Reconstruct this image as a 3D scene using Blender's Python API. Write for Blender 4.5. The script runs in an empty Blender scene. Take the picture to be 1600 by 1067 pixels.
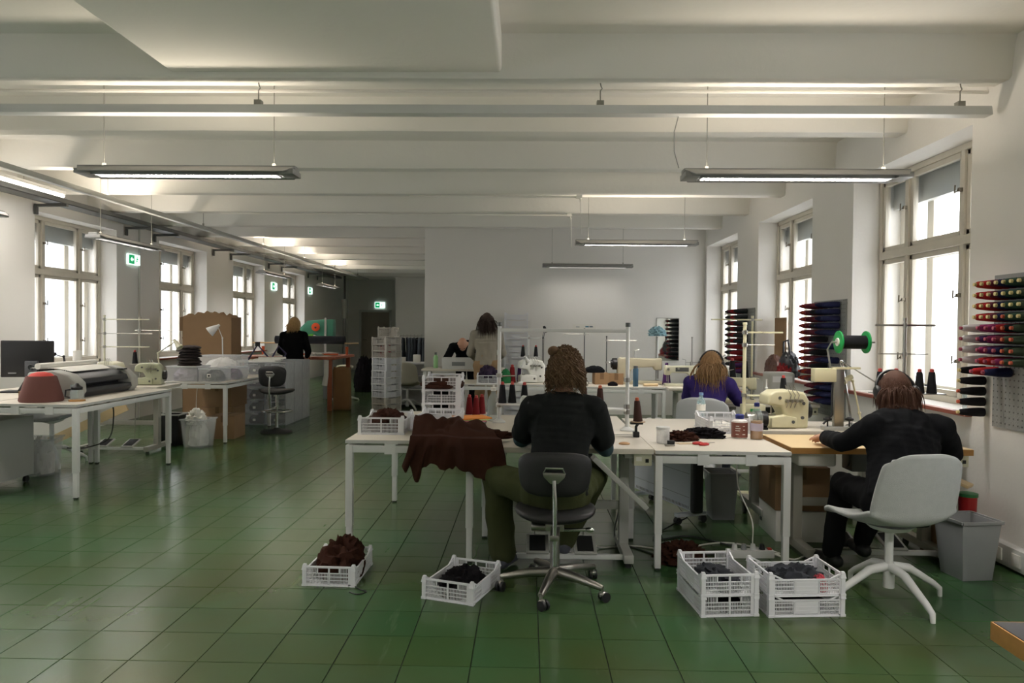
import bpy, bmesh, math, random
from mathutils import Vector, Matrix, noise
random.seed(7)
S = bpy.context.scene
COL = S.collection
PI = math.pi
V = Vector
def R(d): return math.radians(d)

# ------------------------------------------------------------------ camera
F_PX, CX, CY, CAM_H = 1135.0, 800.0, 533.5, 1.465
cam_d = bpy.data.cameras.new('camera'); cam = bpy.data.objects.new('camera', cam_d); COL.objects.link(cam)
cam_d.sensor_fit = 'HORIZONTAL'; cam_d.sensor_width = 36.0; cam_d.lens = 36.0 * F_PX / 1600.0
cam_d.clip_start = 0.05; cam_d.clip_end = 300
CAMROT = (Matrix.Rotation(math.atan(24 / F_PX), 3, 'Z') @ Matrix.Rotation(PI / 2 - math.atan(19.5 / F_PX), 3, 'X')
          @ Matrix.Rotation(R(0.5), 3, 'Z'))
cam.matrix_world = Matrix.Translation((0, 0, CAM_H)) @ CAMROT.to_4x4()
S.camera = cam
def ray(px, py): return CAMROT @ V(((px - CX) / F_PX, -(py - CY) / F_PX, -1.0))
def W(px, py, y):                    # point seen at a pixel, at depth y in the room
    d = ray(px, py); return V((0, 0, CAM_H)) + d * (y / d.y)
def XZ(px, py, y): p = W(px, py, y); return p.x, p.z

# ------------------------------------------------------------------ world, view
wd = bpy.data.worlds.new('overcast_sky'); S.world = wd; wd.use_nodes = True
wn = wd.node_tree.nodes; wl = wd.node_tree.links
bg = wn['Background']; bg.inputs['Color'].default_value = (0.95, 0.97, 1.0, 1); bg.inputs['Strength'].default_value = 6.0
S.view_settings.view_transform = 'Standard'; S.view_settings.look = 'None'
S.view_settings.gamma = 1.0; S.view_settings.use_curve_mapping = False
S.view_settings.exposure = 0.2
S.cycles.max_bounces = 8; S.cycles.diffuse_bounces = 5; S.cycles.transparent_max_bounces = 16
S.cycles.caustics_reflective = False; S.cycles.caustics_refractive = False
S.cycles.sample_clamp_indirect = 6.0
LAMP_DOWN, LAMP_UP = 38.0, 9.0       # watts per ceiling lamp, down and up

# ------------------------------------------------------------------ materials
def lin(c):
    return tuple(((x / 255.0) / 12.92 if x / 255.0 <= 0.04045 else ((x / 255.0 + 0.055) / 1.055) ** 2.4) for x in c)
MATS = {}
def M(name, col, rough=0.55, metal=0.0, var=0.10, scale=6.0, bump=0.0, bscale=120.0, spec=0.5, stretch=None):
    if name in MATS: return MATS[name]
    m = bpy.data.materials.new(name); m.use_nodes = True; MATS[name] = m
    nt = m.node_tree; n = nt.nodes; l = nt.links; b = n['Principled BSDF']
    c = lin(col)
    b.inputs['Roughness'].default_value = rough; b.inputs['Metallic'].default_value = metal
    b.inputs['Specular IOR Level'].default_value = spec
    tc = n.new('ShaderNodeTexCoord'); src = tc.outputs['Object']
    if stretch:
        mp = n.new('ShaderNodeMapping'); mp.inputs['Scale'].default_value = stretch
        l.new(src, mp.inputs['Vector']); src = mp.outputs['Vector']
    nz = n.new('ShaderNodeTexNoise'); nz.inputs['Scale'].default_value = scale; nz.inputs['Detail'].default_value = 4
    l.new(src, nz.inputs['Vector'])
    mx = n.new('ShaderNodeMix'); mx.data_type = 'RGBA'
    l.new(nz.outputs['Fac'], mx.inputs['Factor'])
    mx.inputs['A'].default_value = (*[x * (1 - var) for x in c], 1)
    mx.inputs['B'].default_value = (*[min(1, x * (1 + var)) for x in c], 1)
    l.new(mx.outputs['Result'], b.inputs['Base Color'])
    if bump:
        n2 = n.new('ShaderNodeTexNoise'); n2.inputs['Scale'].default_value = bscale; n2.inputs['Detail'].default_value = 3
        l.new(src, n2.inputs['Vector'])
        bp = n.new('ShaderNodeBump'); bp.inputs['Strength'].default_value = bump; bp.inputs['Distance'].default_value = 0.01
        l.new(n2.outputs['Fac'], bp.inputs['Height']); l.new(bp.outputs['Normal'], b.inputs['Normal'])
    return m
def M_clear(name, col, alpha=0.3, rough=0.15):
    if name in MATS: return MATS[name]
    m = bpy.data.materials.new(name); m.use_nodes = True; MATS[name] = m
    nt = m.node_tree; n = nt.nodes; l = nt.links; b = n['Principled BSDF']
    b.inputs['Base Color'].default_value = (*lin(col), 1); b.inputs['Roughness'].default_value = rough
    tr = n.new('ShaderNodeBsdfTransparent'); mix = n.new('ShaderNodeMixShader')
    nz = n.new('ShaderNodeTexNoise'); nz.inputs['Scale'].default_value = 9
    mr = n.new('ShaderNodeMapRange'); mr.inputs['To Min'].default_value = alpha * 0.8; mr.inputs['To Max'].default_value = alpha * 1.2
    l.new(nz.outputs['Fac'], mr.inputs['Value']); l.new(mr.outputs['Result'], mix.inputs['Fac'])
    l.new(tr.outputs[0], mix.inputs[1]); l.new(b.outputs[0], mix.inputs[2])
    l.new(mix.outputs[0], n['Material Output'].inputs['Surface'])
    return m
def M_emit(name, col, strength):
    if name in MATS: return MATS[name]
    m = bpy.data.materials.new(name); m.use_nodes = True; MATS[name] = m
    b = m.node_tree.nodes['Principled BSDF']
    b.inputs['Base Color'].default_value = (*lin(col), 1)
    b.inputs['Emission Color'].default_value = (*lin(col), 1); b.inputs['Emission Strength'].default_value = strength
    return m
WALL = M('wall_plaster', (228, 225, 220), 0.85, var=0.035, scale=1.3, bump=0.12, bscale=35)
CEIL = M('ceiling_plaster', (230, 227, 220), 0.9, var=0.05, scale=1.1, bump=0.25, bscale=18)
FRAMEW = M('aged_window_paint', (205, 198, 184), 0.5, var=0.08, scale=9)
SILL = M('red_sill_tile', (150, 82, 66), 0.4, var=0.12)
WHITE = M('white_powder_coat', (214, 214, 212), 0.4, var=0.03)
TOP = M('pale_laminate_top', (208, 200, 186), 0.38, var=0.05, scale=3)
TOPEDGE = M('grey_laminate_edge', (196, 195, 192), 0.45, var=0.03)
LGREY = M('light_grey_metal', (176, 176, 170), 0.42, var=0.04)
GREIGE = M('greige_metal', (160, 157, 146), 0.45, var=0.05)
GREY = M('mid_grey_plastic', (134, 136, 138), 0.5, var=0.05)
DGREY = M('dark_grey_metal', (84, 85, 84), 0.45, var=0.06)
BLACK = M('black_plastic', (22, 22, 24), 0.45, var=0.2)
BLACKFAB = M('black_cloth', (20, 21, 24), 0.95, var=0.25, scale=20, bump=0.3, bscale=300, spec=0.15)
CHROME = M('chrome', (200, 200, 200), 0.16, 1.0, var=0.03)
STEEL = M('brushed_steel', (165, 162, 156), 0.32, 1.0, var=0.08)
CREAM = M('cream_machine_enamel', (206, 203, 180), 0.35, var=0.05)
MWHITE = M('white_machine_enamel', (222, 222, 216), 0.32, var=0.03)
CRATE = M('white_crate_plastic', (226, 226, 230), 0.45, var=0.03)
CRATEOLD = M('yellowed_crate_plastic', (190, 184, 174), 0.55, var=0.06)
BROWNFAB = M('dark_brown_knit', (58, 35, 27), 0.95, var=0.3, scale=14, bump=0.4, bscale=350, spec=0.1)
DARKFAB = M('near_black_knit', (27, 25, 28), 0.95, var=0.3, scale=14, bump=0.4, bscale=300, spec=0.1)
CHARFAB = M('charcoal_knit', (55, 57, 62), 0.95, var=0.25, scale=14, bump=0.4, bscale=300, spec=0.1)
CARD = M('cardboard', (140, 110, 78), 0.8, var=0.10, scale=5, bump=0.1, bscale=60)
CARDD = M('cardboard_tape', (112, 86, 58), 0.85, var=0.12, scale=5)
WOOD = M('oak_edge', (182, 132, 70), 0.45, var=0.18, scale=5, stretch=(1, 8, 8))
BEECH = M('pale_beech_top', (222, 196, 152), 0.38, var=0.06, scale=3)
CLEAR = M_clear('clear_plastic', (226, 228, 230), 0.26)
CLEARW = M_clear('frosted_plastic', (228, 230, 232), 0.45, 0.3)
GLASSM = M_clear('window_glass', (190, 205, 215), 0.10, 0.05)
BOTTLE = M_clear('bottle_glass', (200, 215, 215), 0.28, 0.06)
PAPER = M('white_paper', (225, 222, 214), 0.8, var=0.03)
SKIN = M('skin', (196, 148, 122), 0.55, var=0.08, scale=12)
RUBBER = M('black_rubber', (28, 28, 28), 0.7)

# ------------------------------------------------------------------ mesh builder
class MB:
    def __init__(s): s.v = []; s.f = []
    def add(s, vs, fs, mat=None):
        o = len(s.v)
        s.v += [(mat @ V(p))[:] if mat is not None else tuple(p) for p in vs]
        s.f += [tuple(i + o for i in f) for f in fs]; return s
    def box(s, c, d, rot=None):
        x, y, z = [k / 2 for k in d]
        vs = [(-x, -y, -z), (x, -y, -z), (x, y, -z), (-x, y, -z), (-x, -y, z), (x, -y, z), (x, y, z), (-x, y, z)]
        m = Matrix.Translation(c)
        if rot is not None: m = m @ (rot if isinstance(rot, Matrix) else Matrix.Rotation(rot, 4, 'Z'))
        return s.add(vs, [(0, 3, 2, 1), (4, 5, 6, 7), (0, 1, 5, 4), (1, 2, 6, 5), (2, 3, 7, 6), (3, 0, 4, 7)], m)
    def bx(s, x0, x1, y0, y1, z0, z1):
        return s.box(((x0 + x1) / 2, (y0 + y1) / 2, (z0 + z1) / 2), (abs(x1 - x0), abs(y1 - y0), abs(z1 - z0)))
    def beam(s, p0, p1, w, h, up=(0, 0, 1)):
        p0, p1 = V(p0), V(p1); d = p1 - p0; L = d.length; d.normalize(); u = V(up)
        if abs(d.dot(u)) > 0.98: u = V((0, 1, 0))
        a = d.cross(u).normalized(); u = a.cross(d)
        m = Matrix((a, d, u)).transposed().to_4x4(); m.translation = (p0 + p1) / 2
        return s.box((0, 0, 0), (w, L, h)) if False else s._boxm(m, w, L, h)
    def _boxm(s, m, w, L, h):
        x, y, z = w / 2, L / 2, h / 2
        vs = [(-x, -y, -z), (x, -y, -z), (x, y, -z), (-x, y, -z), (-x, -y, z), (x, -y, z), (x, y, z), (-x, y, z)]
        return s.add(vs, [(0, 3, 2, 1), (4, 5, 6, 7), (0, 1, 5, 4), (1, 2, 6, 5), (2, 3, 7, 6), (3, 0, 4, 7)], m)
    def tube(s, pts, r, seg=8, cap=True):
        pts = [V(p) for p in pts]; n = len(pts)
        rr = r if isinstance(r, (list, tuple)) else [r] * n
        d0 = (pts[1] - pts[0]).normalized()
        a = d0.cross(V((0, 0, 1)));
        if a.length < 1e-3: a = d0.cross(V((1, 0, 0)))
        a.normalize(); vs = []; fs = []
        for i, p in enumerate(pts):
            d = (pts[min(i + 1, n - 1)] - pts[max(i - 1, 0)])
            if d.length < 1e-9: d = d0
            d = d.normalized(); a = (a - d * a.dot(d))
            if a.length < 1e-6: a = d.orthogonal()
            a.normalize(); b = d.cross(a)
            for k in range(seg):
                t = 2 * PI * k / seg; vs.append(p + (a * math.cos(t) + b * math.sin(t)) * rr[i])
        for i in range(n - 1):
            for k in range(seg):
                k2 = (k + 1) % seg
                fs.append((i * seg + k, i * seg + k2, (i + 1) * seg + k2, (i + 1) * seg + k))
        if cap:
            fs.append(tuple(range(seg - 1, -1, -1))); fs.append(tuple((n - 1) * seg + k for k in range(seg)))
        return s.add(vs, fs)
    def cyl(s, p0, p1, r0, r1=None, seg=16): return s.tube([p0, p1], [r0, r0 if r1 is None else r1], seg)
    def lathe(s, prof, c=(0, 0, 0), seg=24, rot=None):
        vs = []; fs = []; n = len(prof)
        for (r, z) in prof:
            for k in range(seg):
                t = 2 * PI * k / seg; vs.append((r * math.cos(t), r * math.sin(t), z))
        for i in range(n - 1):
            for k in range(seg):
                k2 = (k + 1) % seg; fs.append((i * seg + k, i * seg + k2, (i + 1) * seg + k2, (i + 1) * seg + k))
        if prof[0][0] > 1e-5: fs.append(tuple(range(seg - 1, -1, -1)))
        if prof[-1][0] > 1e-5: fs.append(tuple((n - 1) * seg + k for k in range(seg)))
        m = Matrix.Translation(c)
        if rot is not None: m = m @ rot
        return s.add(vs, fs, m)
    def ell(s, c, r, rot=None, seg=16, ring=10):
        vs = [(0, 0, -1)]; fs = []
        for i in range(1, ring):
            a = -PI / 2 + PI * i / ring
            for k in range(seg):
                t = 2 * PI * k / seg; vs.append((math.cos(a) * math.cos(t), math.cos(a) * math.sin(t), math.sin(a)))
        vs.append((0, 0, 1)); top = len(vs) - 1
        for k in range(seg):
            k2 = (k + 1) % seg
            fs.append((0, 1 + k2, 1 + k)); fs.append((top, 1 + (ring - 2) * seg + k, 1 + (ring - 2) * seg + k2))
            for i in range(ring - 2):
                fs.append((1 + i * seg + k, 1 + i * seg + k2, 1 + (i + 1) * seg + k2, 1 + (i + 1) * seg + k))
        m = Matrix.Translation(c)
        if rot is not None: m = m @ (rot.to_4x4() if len(rot) == 3 else rot)
        m = m @ Matrix.Diagonal((*r, 1)) if not isinstance(r, (int, float)) else m @ Matrix.Diagonal((r, r, r, 1))
        return s.add(vs, fs, m)
    def prism(s, poly, h, axis='Y', off=0.0):
        # poly: 2-D outline; extruded by h, centred, along axis. X-axis -> (y,z), Y -> (x,z), Z -> (x,y)
        n = len(poly); vs = []
        for q in (-h / 2 + off, h / 2 + off):
            for (a, b) in poly:
                vs.append({'X': (q, a, b), 'Y': (a, q, b), 'Z': (a, b, q)}[axis])
        fs = [tuple(range(n)), tuple(range(2 * n - 1, n - 1, -1))] + [(i, i + n, (i + 1) % n + n, (i + 1) % n) for i in range(n)]
        return s.add(vs, fs)
    def grid(s, fn, nu, nv):
        vs = [fn(i / nu, j / nv) for j in range(nv + 1) for i in range(nu + 1)]
        fs = [(j * (nu + 1) + i, j * (nu + 1) + i + 1, (j + 1) * (nu + 1) + i + 1, (j + 1) * (nu + 1) + i) for j in range(nv) for i in range(nu)]
        return s.add(vs, fs)
    def mesh(s, name, mat, smooth=False, bevel=0.0, seg=2):
        me = bpy.data.meshes.new(name); me.from_pydata(s.v, [], s.f)
        bm = bmesh.new(); bm.from_mesh(me)
        bmesh.ops.recalc_face_normals(bm, faces=bm.faces)
        if bevel:
            es = [e for e in bm.edges if len(e.link_faces) == 2 and e.calc_face_angle(0) > 0.6]
            bmesh.ops.bevel(bm, geom=es, offset=bevel, segments=seg, affect='EDGES', profile=0.6, clamp_overlap=True)
        bm.to_mesh(me); bm.free()
        me.materials.append(mat)
        if smooth or bevel:
            me.polygons.foreach_set('use_smooth', [True] * len(me.polygons))
            try: me.set_sharp_from_angle(angle=R(42))
            except Exception: pass
        me.update(); return me
    def build(s, name, mat, parent=None, smooth=False, bevel=0.0, seg=2, loc=None, rot=None):
        o = bpy.data.objects.new(name, s.mesh(name, mat, smooth, bevel, seg)); COL.objects.link(o)
        o.parent = parent
        if loc is not None: o.location = loc
        if rot is not None: o.rotation_euler = rot if not isinstance(rot, (int, float)) else (0, 0, rot)
        return o
def tag(o, label=None, cat=None, group=None, kind=None):
    if label: o['label'] = label
    if cat: o['category'] = cat
    if group: o['group'] = group
    if kind: o['kind'] = kind
    return o
def thing(name, label, cat, loc=(0, 0, 0), rz=0.0, group=None):
    o = bpy.data.objects.new(name, None); COL.objects.link(o); o.empty_display_size = 0.05
    o.location = loc; o.rotation_euler = (0, 0, rz); return tag(o, label, cat, group)
def copy_tree(o, parent=None):
    c = o.copy(); COL.objects.link(c); c.parent = parent
    for ch in list(o.children): copy_tree(ch, c)
    return c
def clone(o, loc, rz=0.0, label=None, group=None, rot=None, scale=None):
    c = copy_tree(o); c.location = loc; c.rotation_euler = rot if rot is not None else (0, 0, rz)
    if scale: c.scale = (scale,) * 3
    if label: c['label'] = label
    if group: c['group'] = group
    elif 'group' in c: del c['group']
    return c
class Proto:
    """first use moves the prototype itself, later uses copy it"""
    def __init__(s, o): s.o = o; s.used = False
    def put(s, loc, rz=0.0, label=None, group=None, rot=None, scale=None):
        if not s.used:
            s.used = True; s.o.location = loc; s.o.rotation_euler = rot if rot is not None else (0, 0, rz)
            if scale: s.o.scale = (scale,) * 3
            if label: s.o['label'] = label
            if group: s.o['group'] = group
            return s.o
        return clone(s.o, loc, rz, label, group, rot, scale)
def struct(name, mb, mat, parent=None, **k):
    o = mb.build(name, mat, parent, **k)
    if parent is None: o['kind'] = 'structure'
    return o
def light_area(name, parent, loc, rot, sx, sy, watts, col):
    d = bpy.data.lights.new(name, 'AREA'); d.shape = 'RECTANGLE'; d.size = sx; d.size_y = sy; d.energy = watts; d.color = col
    o = bpy.data.objects.new(name, d); COL.objects.link(o); o.parent = parent; o.location = loc; o.rotation_euler = rot; return o
# ================================================================== the room
XR, XL, YB, YF, ZC, ZB = 3.05, -6.2, -4.0, 25.0, 3.34, 3.08
YW = 12.6                                                     # white wall that ends the right half
# ---- floor: 30 cm tiles
T = 0.3
m = bpy.data.materials.new('green_vinyl_tile'); m.use_nodes = True; MATS['tile'] = m
n = m.node_tree.nodes; l = m.node_tree.links; b = n['Principled BSDF']
geo = n.new('ShaderNodeNewGeometry'); oi = n.new('ShaderNodeObjectInfo'); ad = n.new('ShaderNodeMath'); ad.operation = 'ADD'
fr = n.new('ShaderNodeMath'); fr.operation = 'FRACT'
l.new(geo.outputs['Random Per Island'], ad.inputs[0]); l.new(oi.outputs['Random'], ad.inputs[1]); l.new(ad.outputs[0], fr.inputs[0])
rp = n.new('ShaderNodeValToRGB'); rp.color_ramp.elements[0].color = (*lin((56, 92, 58)), 1); rp.color_ramp.elements[1].color = (*lin((66, 100, 64)), 1)
e = rp.color_ramp.elements.new(0.35); e.color = (*lin((60, 96, 62)), 1)
e = rp.color_ramp.elements.new(0.8); e.color = (*lin((62, 92, 54)), 1)
l.new(fr.outputs[0], rp.inputs['Fac'])
mp = n.new('ShaderNodeMapping'); mp.inputs['Scale'].default_value = (6, 0.8, 1)
l.new(geo.outputs['Position'], mp.inputs['Vector'])
st = n.new('ShaderNodeTexNoise'); st.inputs['Scale'].default_value = 2.2; st.inputs['Detail'].default_value = 6
l.new(mp.outputs['Vector'], st.inputs['Vector'])
sr = n.new('ShaderNodeValToRGB'); sr.color_ramp.elements[0].position = 0.64; sr.color_ramp.elements[1].position = 0.84
sr.color_ramp.elements[1].color = (0.55, 0.55, 0.55, 1)
l.new(st.outputs['Fac'], sr.inputs['Fac'])
mx = n.new('ShaderNodeMix'); mx.data_type = 'RGBA'; mx.inputs['B'].default_value = (*lin((128, 146, 114)), 1)
l.new(sr.outputs['Color'], mx.inputs['Factor']); l.new(rp.outputs['Color'], mx.inputs['A'])
dn = n.new('ShaderNodeTexNoise'); dn.inputs['Scale'].default_value = 0.9; dn.inputs['Detail'].default_value = 5
l.new(geo.outputs['Position'], dn.inputs['Vector'])
dr = n.new('ShaderNodeValToRGB'); dr.color_ramp.elements[0].position = 0.36; dr.color_ramp.elements[1].position = 0.64
dr.color_ramp.elements[1].color = (0.68, 0.68, 0.68, 1)
l.new(dn.outputs['Fac'], dr.inputs['Fac'])
m2 = n.new('ShaderNodeMix'); m2.data_type = 'RGBA'; m2.inputs['B'].default_value = (*lin((74, 78, 42)), 1)
l.new(dr.outputs['Color'], m2.inputs['Factor']); l.new(mx.outputs['Result'], m2.inputs['A'])
l.new(m2.outputs['Result'], b.inputs['Base Color'])
rr = n.new('ShaderNodeMapRange'); rr.inputs['To Min'].default_value = 0.17; rr.inputs['To Max'].default_value = 0.26
l.new(st.outputs['Fac'], rr.inputs['Value']); l.new(rr.outputs['Result'], b.inputs['Roughness'])
wv = n.new('ShaderNodeTexNoise'); wv.inputs['Scale'].default_value = 4.0
l.new(geo.outputs['Position'], wv.inputs['Vector'])
bp = n.new('ShaderNodeBump'); bp.inputs['Strength'].default_value = 0.05; bp.inputs['Distance'].default_value = 0.02
l.new(wv.outputs['Fac'], bp.inputs['Height']); l.new(bp.outputs['Normal'], b.inputs['Normal'])
b.inputs['Specular IOR Level'].default_value = 0.38
TILE = m
GROUT = M('dark_joint', (30, 40, 30), 0.9)
floor = struct('floor', MB().bx(XL - 0.6, XR + 0.6, YB - 0.3, YF + 0.3, -0.2, -0.004), GROUT)
g, tb = 0.0012, 0.0015
a = T / 2 - g; c_ = a - tb
tv = [(-a, -a, -0.006), (a, -a, -0.006), (a, a, -0.006), (-a, a, -0.006), (-c_, -c_, 0), (c_, -c_, 0), (c_, c_, 0), (-c_, c_, 0)]
tf = [(4, 5, 6, 7), (0, 1, 5, 4), (1, 2, 6, 5), (2, 3, 7, 6), (3, 0, 4, 7)]
tile_me = MB().add(tv, tf).mesh('tile', TILE)
cells = []
for i in range(-22, 11):
    for j in range(-14, 84):
        x = 0.066 + T * (i + 0.5); y = 0.12 + T * (j + 0.5)
        if XL - 0.2 < x < XR + 0.2 and YB < y < YF: cells.append((x, y))
def inview(x, y):
    if y < 2.85: return False
    return abs(824 + x * F_PX / y - 800) < 850
near = sorted([c for c in cells if inview(*c)], key=lambda c: c[1] + 0.15 * abs(c[0]))[:295]
ns = set(near)
for (x, y) in near:
    o = bpy.data.objects.new('tile', tile_me); COL.objects.link(o); o.parent = floor; o.location = (x, y, 0)
mb = MB()
for (x, y) in cells:
    if (x, y) not in ns: mb.add([(p[0] + x, p[1] + y, p[2]) for p in tv], tf)
tag(mb.build('tile_field', TILE, floor), kind='stuff')

# ---- walls with window openings
WIN_R = [(5.09 + 2.8 * k, 6.91 + 2.8 * k) for k in (-3, -2, -1, 0, 1)] + [(10.67, 12.49)]
WIN_L = [(9.02 + 3.08 * k, 10.84 + 3.08 * k) for k in (-4, -3, -2, -1, 0, 1, 2, 3)]
Z0, Z1 = 0.92, 2.90
def wall_with_openings(name, x0, x1, ya, yb, wins):
    mb = MB().bx(x0, x1, ya, yb, -0.2, Z0).bx(x0, x1, ya, yb, Z1, ZC)
    y = ya
    for (w0, w1) in wins:
        mb.bx(x0, x1, y, w0, Z0, Z1); y = w1
    mb.bx(x0, x1, y, yb, Z0, Z1)
    return struct(name, mb, WALL)
wr = wall_with_openings('wall_right', XR, XR + 0.5, YB, YW, WIN_R)
wlft = wall_with_openings('wall_left', XL - 0.5, XL, YB, YF, WIN_L)
struct('wall_back', MB().bx(-1.79, XR + 0.5, YW, 23.0, -0.2, ZC), WALL)
struct('wall_passage', MB().bx(-4.2, -1.2, 23.0, 25.0, -0.2, ZC), WALL)
struct('wall_far', MB().bx(XL - 0.5, -4.0, YF, YF + 0.3, -0.2, ZC), WALL)
struct('wall_rear', MB().bx(XL - 0.5, XR + 0.5, YB - 0.3, YB, -0.2, ZC), WALL)
ceiling = struct('ceiling', MB().bx(XL - 0.5, XR + 0.5, YB - 0.3, YF + 0.3, ZC, ZC + 0.2), CEIL)
def trap_beam(y, parent, x0=XL, x1=XR):
    # plastered joist: flat soffit, sides running out into the shallow vault
    pr = [(-0.02, ZC), (0.0, ZC - 0.05), (0.03, ZB + 0.02), (0.05, ZB), (0.20, ZB), (0.22, ZB + 0.02), (0.26, ZC - 0.07), (0.42, ZC)]
    mb = MB(); nseg = 24; vs = []; n_ = len(pr)
    for k in range(nseg + 1):
        x = x0 + (x1 - x0) * k / nseg
        w = 0.006 * noise.noise(V((x * 1.3, y, 0)))
        for (yy, zz) in pr: vs.append((x, y + yy + w, zz + (w if zz < ZC - 0.01 else 0)))
    fs = [(k * n_ + i, k * n_ + i + 1, (k + 1) * n_ + i + 1, (k + 1) * n_ + i) for k in range(nseg) for i in range(n_ - 1)]
    fs += [tuple(range(n_)), tuple(nseg * n_ + i for i in range(n_ - 1, -1, -1))]
    return mb.add(vs, fs).build('beam', CEIL, parent, smooth=True)
BEAMS = [4.66 + 1.4 * k for k in range(-1, 6)]
BEAMS = [4.66, 5.92, 7.30, 8.70, 10.10, 11.50]
for y in BEAMS: trap_beam(y, ceiling)
y = 12.9
while y < 24.5: trap_beam(y, ceiling, XL, -1.79); y += 1.4
for y in (-2.6, -1.1): trap_beam(y, ceiling)
# wide dropped soffit that runs up to the first joist
MB().bx(-2.33, -0.18, YB, 4.70, ZB + 0.03, ZC + 0.01).build('soffit', CEIL, ceiling, bevel=0.03, seg=3)
# thin tube standing in for the gap and lip under the first joist
tr = struct('trim_1', MB().tube([(XL, 4.93, ZB - 0.012), (-1, 4.935, ZB - 0.010), (1.0, 4.925, ZB - 0.012), (XR, 4.93, ZB - 0.012)], 0.012, 6), CEIL, smooth=True)

# ---- windows (double casements)
HOOK = M('iron_handle', (120, 112, 98), 0.4, 0.7)
def window(idx, side, y0, y1):
    wx = XR if side > 0 else XL
    root = bpy.data.objects.new('window_%d' % idx, None); COL.objects.link(root); root['kind'] = 'structure'
    root.location = (wx, y0, 0)
    X = lambda q: side * q
    Wd = y1 - y0
    fx0, fx1 = 0.245, 0.30
    def bar(mb, q0, q1, ya, yb, za, zb): mb.bx(X(q0), X(q1), ya, yb, za, zb)
    mb = MB()
    bar(mb, fx0, fx1 + 0.02, 0, 0.05, Z0, Z1); bar(mb, fx0, fx1 + 0.02, Wd - 0.05, Wd, Z0, Z1)
    bar(mb, fx0, fx1 + 0.02, 0, Wd, Z1 - 0.05, Z1); bar(mb, fx0, fx1 + 0.02, 0, Wd, Z0, Z0 + 0.05)
    c1, c2 = 0.05 + (Wd - 0.1) * 0.265, 0.05 + (Wd - 0.1) * 0.735
    zt = 2.17
    for c in (c1, c2): bar(mb, fx0 - 0.01, fx1 + 0.02, c - 0.025, c + 0.025, Z0 + 0.05, Z1 - 0.05)
    bar(mb, fx0 - 0.02, fx1 + 0.02, 0.05, Wd - 0.05, zt - 0.035, zt + 0.035)
    mb.build('window_frame', FRAMEW, root, bevel=0.006)
    edges = [(0.05, c1 - 0.025), (c1 + 0.025, c2 - 0.025), (c2 + 0.025, Wd - 0.05)]
    for (za, zb) in ((Z0 + 0.05, zt - 0.035), (zt + 0.035, Z1 - 0.05)):
        for (ya, yb) in edges:
            s = 0.045
            mb = MB()
            bar(mb, fx0 + 0.01, fx1, ya, ya + s, za, zb); bar(mb, fx0 + 0.01, fx1, yb - s, yb, za, zb)
            bar(mb, fx0 + 0.01, fx1, ya, yb, za, za + s); bar(mb, fx0 + 0.01, fx1, ya, yb, zb - s, zb)
            sa = mb.build('sash', FRAMEW, root, bevel=0.006)
            mb = MB(); bar(mb, fx0 + 0.030, fx0 + 0.034, ya + s, yb - s, za + s, zb - s); mb.build('pane', GLASSM, sa)
    for c in (c1, c2):
        for z in (1.25, 1.75, 2.55):
            MB().box((X(fx0 - 0.025), c, z), (0.03, 0.02, 0.03)).tube([(X(fx0 - 0.04), c, z), (X(fx0 - 0.05), c + 0.03, z - 0.02), (X(fx0 - 0.045), c + 0.035, z + 0.04)], 0.006, 6).build('handle', HOOK, root)
    ox = 0.44
    mb = MB()
    for (ya, yb) in ((0, 0.09), (Wd - 0.09, Wd), (c1 - 0.05, c1 + 0.05), (c2 - 0.05, c2 + 0.05)): bar(mb, ox, ox + 0.05, ya, yb, Z0, Z1)
    for (za, zb) in ((Z0, Z0 + 0.1), (zt - 0.06, zt + 0.06), (Z1 - 0.1, Z1)): bar(mb, ox, ox + 0.05, 0, Wd, za, zb)
    mb.build('outer_frame', FRAMEW, root, bevel=0.006)
    mb = MB(); bar(mb, ox + 0.02, ox + 0.024, 0.05, Wd - 0.05, Z0 + 0.05, Z1 - 0.05); mb.build('outer_pane', GLASSM, root)
    mb = MB(); bar(mb, 0.36, 0.43, 0.02, Wd - 0.02, Z1 - 0.30, Z1 - 0.01); mb.build('roller_blind', LGREY, root, bevel=0.01)
    mb = MB(); bar(mb, -0.05, fx0, -0.06, Wd + 0.06, Z0 - 0.03, Z0); mb.build('window_sill', SILL, root, bevel=0.006)
    # daylight portal: guides sky light through the opening
    d = bpy.data.lights.new('daylight_portal', 'AREA'); d.shape = 'RECTANGLE'; d.size = Wd; d.size_y = Z1 - Z0; d.cycles.is_portal = True
    o = bpy.data.objects.new('daylight_portal', d); COL.objects.link(o)
    o.location = (wx + X(0.52), (y0 + y1) / 2, (Z0 + Z1) / 2)
    o.rotation_euler = (R(90), 0, R(90) if side > 0 else R(-90))
    return root
k = 1
for (a0, a1) in WIN_R: window(k, 1, a0, a1); k += 1
for (a0, a1) in WIN_L: window(k, -1, a0, a1); k += 1

# ---- door and passage end
DOORM = M('grey_door_leaf', (150, 142, 130), 0.5)
dr_ = bpy.data.objects.new('door_1', None); COL.objects.link(dr_); dr_['kind'] = 'structure'; dr_.location = (-5.25, YF, 0)
MB().bx(-0.48, 0.48, -0.05, 0, 0, 2.0).build('door_leaf', DOORM, dr_, bevel=0.004)
MB().bx(-0.56, -0.48, -0.07, 0, 0, 2.08).bx(0.48, 0.56, -0.07, 0, 0, 2.08).bx(-0.56, 0.56, -0.07, 0, 2.0, 2.08).build('door_frame', WHITE, dr_, bevel=0.004)
MB().cyl((-0.4, -0.05, 1.05), (-0.4, -0.11, 1.05), 0.012).tube([(-0.4, -0.105, 1.05), (-0.28, -0.105, 1.05)], 0.011).build('door_handle', DGREY, dr_)

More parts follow.
